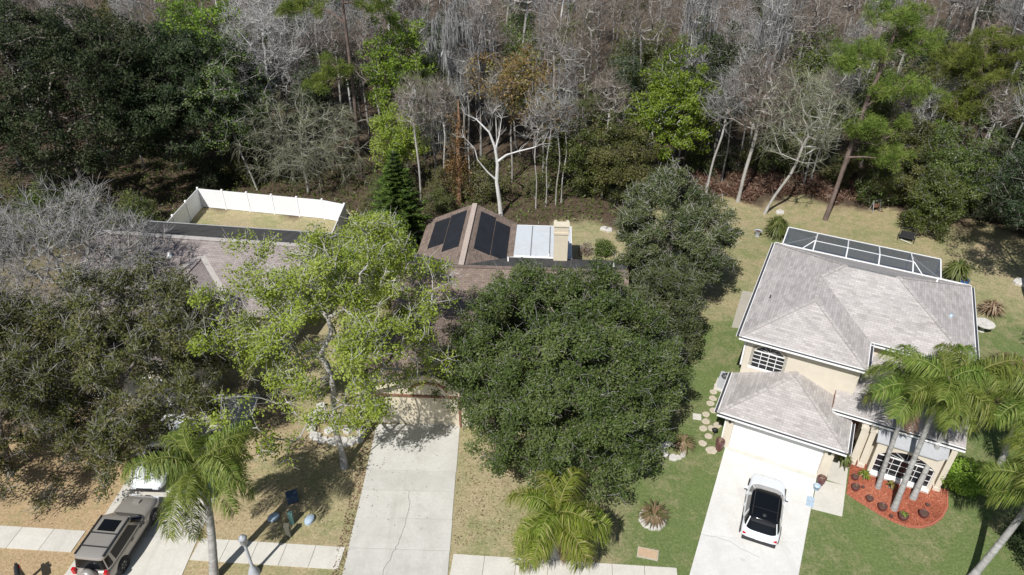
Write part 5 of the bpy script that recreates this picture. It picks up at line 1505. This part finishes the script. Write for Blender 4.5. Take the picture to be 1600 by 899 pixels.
# rocks round the bed left of the middle driveway
rg = random.Random(9)
bedr = [(-11.5, 29.7), (-11.45, 29.1), (-11.3, 28.5), (-11.0, 28.0), (-10.5, 27.75), (-9.95, 27.65), (-9.4, 27.55), (-8.9, 27.6), (-8.45, 27.8), (-11.2, 30.3), (-10.9, 29.4), (-10.3, 28.5), (-9.2, 28.5), (-8.5, 28.4)]
for x, y in bedr:
    o = blob(rg, rg.uniform(.22, .34), rg.uniform(.15, .3), 9, 1.2, .22).build('border_rock', M['rock']); o.location = (x, y, 0); o.rotation_euler = (0, 0, rg.uniform(0, 3))
    tag(o, 'pale border rock round the bed between the leafing tree and the garage', 'rock', 'rocks round the bed by the garage')
tuft_plant('bed_shrub', 'dark shrub in the rock edged bed beside the garage wall', (-8.6, 28.7), 120, .7, 1.0, 'leaf_olive', 23, .05)
tuft_plant('frond_pile', 'brown heap of dead palm fronds at the right edge', G(1578, 580), 200, 1.6, .7, 'leaf_dry', 24, .06)
tuft_plant('dry_shrub', 'reddish dry shrub behind the right palm crowns', G(1560, 640), 200, 1.3, .9, 'leaf_dry', 25, .05)
# ------------------------------------------------------------------ palms
frond_set('queen', 'leaf_palm', 2.45, (68, 50, 32, 10), n=66, leaflet=.92, w=.0145, stiff=.82)
frond_set('dead', 'leaf_dry', 2.1, (-35,), n=50, leaflet=.6, w=.016, stiff=.8)
frond_set('left', 'leaf_palm', 3.1, (74, 54, 30, 2), n=66, leaflet=.90, w=.0145, stiff=.82)
frond_set('young', 'leaf_yellowpalm', 2.75, (78, 58, 36, 12), n=62, leaflet=.90, w=.0155, dry=.12, stiff=.74)
make_palm('tall palm leaning over the left driveway', (-13.6, 19.15, 0), (-13.1, 20.25, 5.6), 'left', 22, .19, 1)
make_palm('short yellow green palm beside the sidewalk in the middle', (2.0, 20.35, 0), (2.0, 20.35, 2.3), 'young', 22, .21, 2, dead=4)
make_palm('left palm of the three in the mulch bed, with the thinnest trunk', (18.93, 24.4, 0), (19.15, 25.2, 5.9), 'queen', 13, .115, 3, dead=1, group='palms in the mulch bed')
make_palm('middle palm of the mulch bed, rooted nearest the lawn', (19.14, 23.04, 0), (19.75, 24.1, 6.9), 'queen', 13, .135, 4, dead=1, group='palms in the mulch bed')
make_palm('right palm of the mulch bed, shading the window end', (20.4, 23.7, 0), (21.7, 25.3, 6.3), 'queen', 13, .135, 5, dead=2, group='palms in the mulch bed')
make_palm('big palm at the right picture edge, shading the lawn', (20.85, 19.15, 0), (22.35, 19.9, 5.0), 'queen', 18, .155, 6)
make_palm('palm at the far right with its crown over the dry shrub', (26.2, 26.0, 0), (26.0, 26.2, 4.0), 'queen', 15, .17, 7)

# ------------------------------------------------------------------ front garden trees
put_tree('oak_tree', broad_meshes(11, (0.2, 0.5, 5.2), (-.05, 0.8, 4.3), (6.5, 6.7, 4.7), 0, 'leaf_oak', 'bark_oak', 80, .46, .135, .072, .66, -.62, .010, 1.6, 3, 'twig_grey', .5, .09, .6, .15, .3, .15,   .3, 0, 2.35, .009, cl=(360, 5, .75), extra=(((0, -.3, 4.2), (4.8, 5.2, 2.6), 75),)),
         (3.1, 28.2, 0), 'broad dense dark green oak in front of the middle house', None, .4)
put_tree('leafing_tree', broad_meshes(12, (-0.3, .9, 6.4), (.1, 3.0, 7.4), (6.0, 6.1, 5.9), 0, 'leaf_lime', 'bark_pale', 74, .55, .13, .082, .45, -.66, .0165, 1.7, 6, 'twig_pale', .5, .24, .7, .10, .2, .2, .35, .08, 2.4, .013, cl=(88, 6, 1.1), extra=(((.9, -1.0, 5.6), (2.0, 1.2, .9), 6),)),
         (-8.95, 25.85, 0), 'pale barked tree with sparse lime green new leaves left of the middle driveway')
put_tree('oak_tree', broad_meshes(13, (1.5, 1.5, 4.6), (1.9, 1.3, 4.9), (6.0, 5.4, 4.5), 0, 'leaf_olive', 'bark_oak', 76, .5, .13, .072, .5, -.75, .012, 1.9, 7, 'twig_pale', .5, .16, .65, .15, .3, .2, .35, 0, 2.3, .012, cl=(165, 5, .85)),
         (-21.9, 26.7, 0), 'olive green oak hanging over the white minivan on the left driveway', None, .2)
put_tree('oak_tree', broad_meshes(14, (.4, 1.0, 4.2), (0.6, 1.6, 4.7), (5.6, 5.8, 4.5), 0, 'leaf_olive', 'bark_oak', 62, .5, .13, .072, .5, -.75, .013, 2.0, 9, 'twig_pale', .5, .16, .65, .15, .3, .2, .3, .12, 2.3, .012, cl=(150, 5, .85)),
         (-26.6, 25.4, 0), 'olive oak with a flared grey trunk at the left picture edge')
put_tree('bare_tree', bare_meshes(15, 9.5, (.6, 0, 6.6), (5.8, 4.6, 4.6), 520, 8, 'bark_pale', 'twig_grey', .014, .3, .5, 1.3, .4, leaf='leaf_olive', nleaf=7),
         (-27.8, 36.2, 0), 'bare silvery grey tree left of the rosy grey roof', third='leaves')
put_tree('bare_tree', bare_meshes(115, 7.5, (0, 0, 5.2), (3.8, 3.6, 3.4), 300, 8, 'bark_pale', 'twig_pale', .013, .3, .5, 1.3, .4, leaf='leaf_olive', nleaf=8), (-30.2, 31.4, 0), 'bare grey tree with few leaves at the left picture edge', third='leaves')
put_tree('oak_tree', broad_meshes(16, (0, .4, 5.2), (0, 0.2, 4.9), (3.55, 3.8, 4.7), 0, 'leaf_greyoak', 'bark_oak', 84, .46, .13, .068, .7, -.87, .011, 1.5, 4, 'twig_pale', .5, .12, .6, .15, .25, .15, .3, 0, 2.3, .012, cl=(190, 5, .75)),
         (10.9, 41.6, 0), 'tall rounded olive oak between the middle and right houses')
put_tree('oak_tree', broad_meshes(17, (0, .2, 3.6), (0, 0, 3.3), (2.3, 2.8, 3.0), 240, 'leaf_greyoak', 'bark_oak', 100, .46, .125, .065, .6, -.8, .011, 1.5, 3, 'twig_grey', .5, .10, .6, .15, .25, .15, .3, 0, 2.3, .013),
         (9.6, 35.4, 0), 'smaller dark green oak growing against the broad front oak')
put_tree('leafing_tree', broad_meshes(18, (0, 0, 3.2), (0, 0, 3.0), (2.5, 2.3, 2.7), 170, 'leaf_lime', 'bark_pale', 90, .5, .14, .09, .4, -.8, .013, 1.3, 3, 'twig_grey', .5, .2, .6, .12, .25, .15, .3),
         (-9.6, 43.8, 0), 'bushy lime green tree in the gap between the fence and solar roof')
put_tree('leafing_tree', broad_meshes(19, (0, 0, 3.0), (0, 0, 3.3), (2.0, 2.0, 2.6), 110, 'leaf_lime', 'bark_pale', 80, .5, .14, .09, .4, -.8, .013, 1.3, 3, 'twig_grey', .5, .2, .6, .12, .25, .15, .3),
         (-8.4, 40.2, 0), 'small lime green tree against the left wall of the middle house')
bush('round_shrub', 'round clipped green shrub in the back yard behind the chimney', G(945, 398), broad_meshes(20, (0, 0, .5), (0, 0, .6), (.75, .75, .62), 60, 'leaf_mid', 'bark_oak', 60, .25, .1, .06, .6, -.6, .01, 1, 0))
bush('dry_bush', 'small brown dried bush left of the round clipped shrub', G(915, 398), broad_meshes(21, (0, 0, .4), (0, 0, .5), (.55, .55, .5), 40, 'leaf_dry', 'bark_oak', 16, .25, .09, .05, .5, -.6, .01, 1, 2))
bush('hedge_shrub', 'dark evergreen shrub in the bottom right corner', (24.6, 20.4, 0), broad_meshes(22, (0, 0, .8), (0, 0, .9), (1.4, 1.4, 1.0), 90, 'leaf_darkoak', 'bark_oak', 70, .35, .12, .07, .6, -.6, .01, 1, 0))
bush('hedge_shrub', 'light green low shrub behind the shaded lawn palm', (23.3, 24.5, 0), broad_meshes(23, (0, 0, .7), (0, 0, .7), (1.3, 1.0, .7), 80, 'leaf_lime', 'bark_oak', 60, .35, .12, .07, .6, -.6, .01, 1, 0))

# ------------------------------------------------------------------ the wood behind, single trees one can name
heroes = []
def hero(name, meshes, loc, label, r=3.0, **k):
    heroes.append((loc[0], loc[1], r)); return put_tree(name, meshes, loc, label, **k)
hero('oak_tree', broad_meshes(31, (0, 0, 9), (0, 0, 9.6), (10.8, 7.5, 6.6), 800, 'leaf_darkoak', 'bark_oak', 95, .75, .21, .115, .62, -.7, .017, 1.6, 3, 'twig_grey', .5, .10, .9, .15, .3, .2, .35),
         (-38.5, 57.5, 0), 'huge dark evergreen oak filling the top left corner', 10)
hero('oak_tree', broad_meshes(32, (0, 0, 7), (0, 0, 8), (6.8, 6.0, 6.0), 460, 'leaf_darkoak', 'bark_oak', 95, .75, .21, .115, .6, -.75, .017, 1.6, 3, 'twig_grey', .5, .12, .9, .15, .3, .2, .35),
         (-29.0, 61.0, 0), 'dark oak just right of the huge corner oak', 6)
hero('leafing_tree', broad_meshes(33, (0.2, 0, 11.0), (0, 0, 11.2), (3.8, 3.2, 4.6), 230, 'leaf_bright', 'bark_pale', 60, .7, .2, .13, .3, -.9, .015, 1.3, 4, 'twig_grey', .5, .25, .8, .12, .35, .25, .2, .15),
         (-28.5, 67.0, 0), 'slender bright green tree beside the dark corner oak')
hero('leafing_tree', broad_meshes(34, (-1.8, 0, 9.5), (-1.0, 0, 8.2), (3.2, 2.6, 5.2), 160, 'leaf_mid', 'bark_pale', 40, .6, .18, .11, .3, -.9, .015, 1.3, 5, 'twig_grey', .5, .25, .8, .12, .25, .25, .2, .2),
         (-23.6, 59.2, 0), 'sparse yellow green tree with a leaning pale trunk behind the white fence', 2.5)
hero('willowy_tree', bare_meshes(35, 8, (0, 0, 4.2), (5.2, 3.4, 4.4), 300, 7, 'bark_pale', 'twig_willow', .013, .35, .8, 2.0, .15, zmin=-.7, tr=.017, droop=.7, tspread=.5, segs=3, leaf='leaf_mid', nleaf=10, lump=.34),
         (-18.8, 58.8, 0), 'arching grey green tree with drooping twigs behind the white fence', 4, third='leaves')
hero('bare_tree', bare_meshes(36, 15, (0, 0, 10.6), (4.0, 3.4, 5.2), 360, 7, 'bark_white', 'twig_grey', .016, .3, .6, 1.7, .5, tr=.016),
         (-23.0, 66.5, 0), 'bare tree with fanned silver branches right of the bright green tree', 3.5)
hero('pine_tree', pine_meshes(37, 19.0, (.5, 0), [((-3.0, 0, 15.6), (2.2, 1.8, 1.0), 20), ((2.6, 0, 15.8), (2.0, 1.8, 1.1), 16), ((-.8, -1.0, 10.9), (1.5, 1.2, .9), 12), ((-2.3, -1.0, 9.5), (1.5, 1.2, .9), 12), ((0, 0, 18.5), (2.5, 2.5, 1.5), 14)], n=170, rad=.8),
         (-14.4, 61.8, 0), 'tall dark trunked pine rising out of the picture top left of centre', 2.5, third='needles')
hero('leafing_tree', broad_meshes(38, (0.4, 0, 10.6), (0, 0, 9.8), (2.9, 2.6, 4.6), 210, 'leaf_bright', 'bark_pale', 62, .6, .19, .125, .35, -.9, .015, 1.3, 3, 'twig_grey', .5, .2, .8, .12, .35, .25, .2),
         (-10.2, 63.5, 0), 'upright fresh green tree right of the tall pine', 3)
hero('shrubby_tree', broad_meshes(39, (0, 0, 5.0), (0, 0, 5.0), (2.3, 2.2, 3.0), 160, 'leaf_lime', 'bark_grey', 65, .55, .15, .09, .4, -.9, .013, 1.3, 2, 'twig_grey', .5, .2, .7, .12, .3, .2, .2),
         (-10.2, 58.6, 0), 'yellow green shrubby tree above the dark conifer', 2.5)
hero('conifer_tree', conifer_meshes(40, 8.9, 2.75), (-8.6, 47.6, 0), 'dark green tiered conifer behind the solar roof', 2.5, crown='foliage')
hero('moss_tree', bare_meshes(41, 15, (0, 0, 11), (2.6, 2.4, 5.0), 170, 4, 'bark_grey', 'twig_grey', .014, .3, .6, 1.4, .3, moss=2200), (-4.6, 66.0, 0), 'grey tree hung thickly with spanish moss above the middle house', 2.5, third='moss')
hero('moss_tree', bare_meshes(42, 10, (0, 0, 6.5), (2.8, 2.6, 3.6), 180, 6, 'bark_grey', 'twig_willow', .014, .3, .6, 1.4, .2, moss=420), (-7.0, 60.0, 0), 'shorter moss hung tree behind the rusty vine trunk', 2.5, third='moss')
hero('rusty_tree', broad_meshes(43, (0, 0, 9.5), (0.2, 0, 9.2), (3.9, 3.2, 3.3), 190, 'leaf_rust', 'bark_grey', 38, .7, .2, .12, .35, -.85, .015, 1.3, 5, 'twig_brown', .4, .25, .9, .12, .4, .25, .2, .15),
         (0.0, 61.0, 0), 'rusty brown and yellow leaved tree in the middle of the wood', 3.5)
rngw = np.random.default_rng(3)
posw = [(0, 0, -.2), (-.15, 0, 1.6), (-.35, 0, 3.2), (-.25, 0, 4.8), (-.45, 0, 6.3), (-.9, 0, 7.6), (-1.9, .2, 8.6), (-2.8, .3, 9.0)]
mb = MB(); mb.tube(posw, [.21, .18, .16, .14, .11, .08, .06, .02], 9)
mb.tube([(-.3, 0, 5.0), (.5, -.2, 5.7), (1.5, -.3, 6.1), (2.7, -.3, 6.4), (3.4, -.3, 6.7)], [.12, .10, .07, .05, .02], 7)
mb.tube([(-.3, 0, 3.3), (-1.1, -.2, 4.2), (-1.9, -.2, 5.3), (-2.1, -.2, 6.3), (-2.9, -.2, 7.2)], [.09, .07, .05, .04, .015], 6)
mb.tube([(-.4, 0, 6.2), (-.1, .2, 7.2), (.1, .3, 8.6)], [.09, .06, .02], 6)
wt = thing('dead_tree', 'dead white barked tree with one long bare side branch behind the solar roof', 'tree', tuple(G(783, 337)))
heroes.append((-1, 54.4, 2.5))
mb.build('trunk', M['bark_white'], wt, uv=False)
qd = np.array([(3.4, -.3, 6.7), (2.7, -.3, 6.4), (-2.9, -.2, 7.2), (-2.1, -.2, 6.3), (.1, .3, 8.6), (-2.8, .3, 9.0), (-1.9, .2, 8.6), (-.9, 0, 7.6), (1.5, -.3, 6.1), (-.1, .2, 7.2)], float)
V, F = twigs(rngw, qd, nrm(qd - np.array([-.3, 0, 5.0])), 6, .5, 1.5, .022, .8, .4, 3)
link('twigs', np_mesh('twigs', V, F, M['twig_pale'], rngw.random(len(F))), wt)['kind'] = 'stuff'
rt = thing('vine_tree', 'trunk wrapped in rusty brown vines left of the white dead tree', 'tree', (-4.7, 56.3, 0)); heroes.append((-4.7, 56.3, 2))
mb = MB(); mb.tube([(0, 0, -.2), (.05, 0, 3), (.15, 0, 6), (.3, 0, 8), (.3, 0, 9.5)], [.25, .21, .18, .13, .05], 9); mb.build('trunk', M['bark_rust'], rt, uv=False)
rq = np.random.default_rng(8)
zz = rq.uniform(1.2, 8.5, 80); aa = rq.uniform(0, 6.28, 80); rr_ = rq.uniform(.2, 1.3, 80) * (1.2 - zz / 12)
V, F, tt_ = leaves(rq, np.stack([np.cos(aa) * rr_, np.sin(aa) * rr_, zz], -1), 34, .45, .15, .09, droop=.6)
link('crown', np_mesh('leaves', V, F, M['leaf_rust'], tt_ * .6), rt)['kind'] = 'stuff'
hero('leafing_tree', broad_meshes(44, (3.2, 0, 7.6), (3.9, 0, 7.6), (3.7, 3.0, 4.9), 360, 'leaf_bright', 'bark_white', 60, .55, .19, .125, .36, -.9, .016, 1.3, 1, 'twig_grey', .5, .3, .8, .08, .5, .15, .2, .22),
         (10.4, 60.0, 0), 'bright green tree on a white trunk leaning right, in mid wood', 4)
heroes.append((14.0, 58.5, 3.0))
hero('dark_tree', broad_meshes(45, (0, 0, 5.2), (0, 0, 4.8), (3.4, 3.0, 4.2), 240, 'leaf_mid', 'bark_oak', 70, .6, .16, .10, .45, -.9, .014, 1.3, 3, 'twig_brown', .4, .2, .8, .12, .3, .2, .2),
         (6.0, 58.2, 0), 'mid green bushy tree behind the chimney')
hero('dark_tree', broad_meshes(46, (0, 0, 4.6), (0, 0, 4.2), (2.8, 2.6, 3.8), 200, 'leaf_olive', 'bark_oak', 70, .6, .16, .10, .45, -.9, .014, 1.3, 3, 'twig_brown', .4, .2, .8, .12, .3, .2, .2),
         (9.4, 57.0, 0), 'olive bushy tree between the chimney and the tall rounded oak')
for i, (x, y, h, lx, lab) in enumerate([(2.1, 55.5, 10, -.1, 'slim grey pole trunk right of the white dead tree, leftmost of four'), (3.0, 55.9, 11, .1, 'slim grey pole trunk second from left of four behind the flat roof'), (3.9, 56.2, 10, .2, 'slim grey pole trunk third from left of four behind the flat roof'), (4.4, 56.6, 9.5, .3, 'slim grey pole trunk rightmost of four behind the flat roof')]):
    hero('slim_tree', bare_meshes(50 + i, h, (lx, 0, h * .8), (1.2, 1.2, h * .22), 60, 5, 'bark_pale', 'twig_grey', .013, .2, .4, 1.1, .4, leaf='leaf_rust', nleaf=9), (x, y, 0), lab, 1.2, third='leaves')
hero('pine_tree', pine_meshes(61, 16.5, (2.0, 1.6), [((1.7, 1.8, 16.4), (2.4, 2.0, .9), 22), ((-.3, .5, 14.0), (1.9, 1.6, .9), 18), ((-2.2, 0, 13.2), (1.3, 1.2, .8), 10), ((3.4, .5, 11.2), (2.4, 1.8, 1.1), 24), ((2.0, 0, 8.5), (2.2, 1.6, 1.0), 20), ((4.2, 1.5, 14.6), (1.8, 1.6, 1.0), 14), ((3.2, -.6, 6.2), (1.6, 1.3, .9), 12)], n=190, rad=.85),
         (26.9, 53.4, 0), 'tall pine leaning right, first of the pair behind the pool cage', 2.5, third='needles')
hero('pine_tree', pine_meshes(62, 16, (2.4, 1.8), [((2.6, 1, 14.4), (1.8, 1.8, 1.2), 14)], n=150, rad=.8), (27.4, 54.3, 0), 'slimmer pine close behind the first leaning pine', 2, third='needles')
hero('pine_tree', pine_meshes(63, 14, (-.6, 0), [((-.6, 0, 11.6), (3.9, 3.0, 2.6), 90), ((-1.2, -.8, 8.2), (3.4, 2.2, 1.0), 30)], n=210, rad=.85), (40.3, 60.0, 0), 'big round headed pine at the upper right', 4, third='needles')
hero('grey_tree', bare_meshes(64, 12, (1.4, 0, 8.4), (3.6, 3.2, 4.2), 260, 6, 'bark_pale', 'twig_willow', .0165, .3, .6, 1.5, .4, trunk_top=(2.4, 0, 7.0), leaf='leaf_mid', nleaf=7), (22.0, 54.5, 0), 'white trunked tree leaning right at the back lawn edge', 2.5, third='leaves')
hero('grey_tree', bare_meshes(65, 13, (0.4, 0, 9.6), (3.0, 2.8, 3.6), 240, 6, 'bark_pale', 'twig_brown', .021, .3, .6, 1.5, .4, trunk_top=(.5, 0, 9.5), leaf='leaf_budred', nleaf=7), (20.3, 56.8, 0), 'pale straight trunk left of the white leaning trunk', 2.5, third='leaves')
hero('grey_tree', bare_meshes(66, 11, (0.4, 0, 9.0), (1.8, 1.8, 2.6), 110, 6, 'bark_pale', 'twig_grey', .018, .3, .5, 1.3, .4, trunk_top=(.6, 0, 9)), (17.4, 57.2, 0), 'thin pale leaning trunk above the rusty undergrowth', 2)
for i, (x, y, r_, h, lab, mt_) in enumerate([(33.5, 57.0, 3.4, 3.9, 'olive green oak behind the dark swing seat', 'leaf_olive'), (37.2, 54.4, 3.4, 3.8, 'mid green oak overhanging the back lawn', 'leaf_mid'), (42.4, 50.6, 4.2, 4.4, 'dark oak shading the right back lawn', 'leaf_darkoak'),
                                            (47.0, 45.4, 4.4, 4.8, 'dark oak at the right picture edge behind the lawn', 'leaf_darkoak'), (34.3, 51.0, 1.9, 2.4, 'low round oak sapling over the swing seat', 'leaf_mid'), (34.6, 30.6, 3.2, 4.2, 'oak beyond the right picture edge shading the side lawn', 'leaf_olive')]):
    hero('oak_tree', broad_meshes(70 + i, (0, 0, h * 1.15), (0, 0, h * 1.1), (r_, r_, h), int(90 + r_ * 55), mt_, 'bark_oak', 75, .58, .15, .085, .45, -.85, .013, 1.5, 3, 'twig_grey', .5, .16, .8, .12, .3, .2, .25), (x, y, 0), lab, r_)

hero('oak_tree', broad_meshes(77, (-.3, .6, 9.0), (-.4, .9, 8.8), (4.0, 4.0, 3.6), 330, 'leaf_darkoak', 'bark_grey', 75, .58, .15, .085, .5, -.85, .014, 1.4, 3, 'twig_grey', .5, .16, .8, .12, .5, .2, .25), (36.6, 40.6, 0), 'tall oak with a high crown at the right picture edge', 4)
# ------------------------------------------------------------------ the wood: repeats
protos = {}
protos['bare'] = [bare_meshes(80 + i, H, (0, 0, H * .80), (rw, rw, H * .21), na, 5, ['bark_grey', 'bark_pale', 'bark_pale', 'bark_white', 'bark_pale', 'bark_grey'][i], ['twig_grey', 'twig_grey', 'twig_brown', 'twig_grey', 'twig_grey', 'twig_brown'][i], .022, .3, .7, 1.6, .6, tr=.014, moss=(420 if i == 3 else 0), start=.6, wob=.07) for i, (H, rw, na) in enumerate([(15.5, 2.0, 130), (17, 2.2, 140), (14, 1.7, 100), (17.5, 1.9, 110), (15, 1.2, 60), (16, 2.3, 120)])]
protos['brown'] = [bare_meshes(90 + i, H, (0, 0, H * .74), (rw, rw, H * .26), 150, 5, 'bark_pale', 'twig_brown', .018, .3, .7, 1.6, .4, leaf='leaf_budred', nleaf=9, start=.5) for i, (H, rw) in enumerate([(14.5, 2.4), (12.5, 2.5)])]
protos['green'] = [broad_meshes(95 + i, (0, 0, H * .8), (0, 0, H * .64), (rw, rw, H * .36), 170, mt_, 'bark_grey', 46, .7, .19, .115, .35, -.9, .015, 1.3, 4, 'twig_grey', .5, .22, .8, .12, .3, .25, .2) for i, (H, rw, mt_) in enumerate([(12, 2.6, 'leaf_mid'), (10, 2.8, 'leaf_olive'), (13, 2.4, 'leaf_darkoak')])]
protos['under'] = [broad_meshes(99 + i, (0, 0, 1.8), (0, 0, 2.0), (1.9, 1.7, 1.9), 80, mt_, 'bark_oak', 50, .55, .15, .09, .3, -.9, .012, 1.2, 5, 'twig_brown', .4, .3, .7, .12, .2, .2, .2) for i, mt_ in enumerate(['leaf_olive', 'leaf_mid', 'leaf_darkoak', 'leaf_rust'])]
info = {'bare': ('bare_tree', 'bare grey twiggy tree standing among its like in the wood', 'bare grey trees of the wood', 'tree'),
        'brown': ('budding_tree', 'brownish tree just coming into bud in the wood', 'budding brown trees of the wood', 'tree'),
        'green': ('leafy_tree', 'leafy green tree scattered among the bare grey trees of the wood', 'leafy trees of the wood', 'tree'),
        'under': ('understory_bush', 'low bush in the shade along the edge of the wood', 'bushes along the wood edge', 'bush')}
rw = random.Random(21)
cnt = dict.fromkeys(info, 0)
def wood_tree(kind, x, y, s, pick=None):
    cnt[kind] += 1
    nm, lab, grp, ct = info[kind]; ms = protos[kind][rw.randrange(len(protos[kind])) if pick is None else pick]
    put_tree(nm, ms, (x, y, 0), lab, grp, rw.uniform(0, 6.28), s, ct, third='moss' if (kind == 'bare' and ms[2]) else ('leaves' if kind == 'brown' else 'twigs'))
y = 56.0
while y < 112:
    st = 3.9 + (y - 56) * .035
    x = -.86 * y - 6
    while x < .86 * y + 6:
        px, py = x + rw.uniform(-1.5, 1.5), y + rw.uniform(-1.4, 1.4)
        x += st
        if py < edge_y(px) + 3.0: continue
        if any(abs(px - hx) < hr * .8 and -4.5 < hy - py < 12 and py < 66 for hx, hy, hr in heroes): continue
        u = rw.random()
        right = px > 12
        left = px < -20
        if py > 86: kind = 'bare' if u < .72 else ('brown' if u < .92 else 'green')
        elif right: kind = 'bare' if u < .45 else ('brown' if u < .60 else 'green')
        elif left: kind = 'bare' if u < .5 else ('brown' if u < .62 else 'green')
        else: kind = 'bare' if u < .68 else ('brown' if u < .78 else 'green')
        wood_tree(kind, px, py, rw.uniform(.8, 1.08) * (0.8 if py < 64 else 1.0))
    y += st * .92
for x in np.arange(-8, 46, 2.1):
    px = x + rw.uniform(-.9, .9); py = edge_y(px) + rw.uniform(3.5, 9)
    if any(abs(px - hx) < 1.0 and abs(py - hy) < 1.5 for hx, hy, hr in heroes): continue
    wood_tree('bare', px, py, rw.uniform(.62, .85), rw.choice([2, 4, 4]))
for x in np.arange(-44, 50, 2.3):
    for k in range(2):
        px = x + rw.uniform(-1.1, 1.1); py = edge_y(px) + rw.uniform(.8, 6.5)
        if 13.5 < px < 27 and py < edge_y(px) + 4: continue
        if -24 < px < -13.5 and py < 61: continue
        if -6 < px < 5 and py < 56: continue
        wood_tree('under', px, py, rw.uniform(.4, 1.15), rw.choice([0, 0, 1, 2, 2, 0, 1, 3 if px > 14 else 2]))
# rusty ground cover at the back lawn edge and leaf litter flecks
def scatter(name, n, fn, L, W, mat, label, seed, zmax, parent=None, up=.6):
    rg_ = np.random.default_rng(seed); P = []
    while len(P) < n:
        q = fn(rg_)
        if q is not None: P.append((q[0], q[1], rg_.random() ** 1.5 * zmax + .02))
    V, F, t = leaves(rg_, np.array(P), 1, .01, L, W, up=up)
    o = link(name, np_mesh(name, V, F, M[mat], t)); tag(o, label, None, None, 'stuff'); o['category'] = 'ground cover'
    return o
def f_rust(g):
    x, y = g.uniform(13.5, 33), g.uniform(54, 63)
    return (x, y) if y > edge_y(x) + .2 + .8 * math.sin(x * 1.7) and math.sin(x * .9) + math.sin(y * 1.3 + x) > -.9 else None
scatter('rusty_undergrowth', 15000, f_rust, .42, .07, 'leaf_dry', 'rusty dry undergrowth along the right edge of the wood', 51, .75, up=.1)
def f_floor(g):
    x, y = g.uniform(-45, 14), g.uniform(47, 66)
    return (x, y) if y > edge_y(x) + .2 else None
scatter('forest_undergrowth', 12000, f_floor, .34, .10, 'leaf_mid', 'low green growth on the floor of the wood', 52, .6, up=.3)
def f_oak(g):
    k = g.integers(0, 4)
    if k == 0: return (g.uniform(-8.3, -7.72), g.uniform(18, 28))
    if k == 1: return (g.normal(-22, 4), g.normal(26.5, 1.8))
    if k == 2: return (g.normal(-10, 3), g.uniform(22, 30))
    return (g.uniform(-2.9, 1), g.uniform(21, 29))
scatter('fallen_leaves', 3600, f_oak, .085, .045, 'leaf_dry', 'brown fallen leaves scattered on the front lawns and driveway edge', 53, .03, up=3)
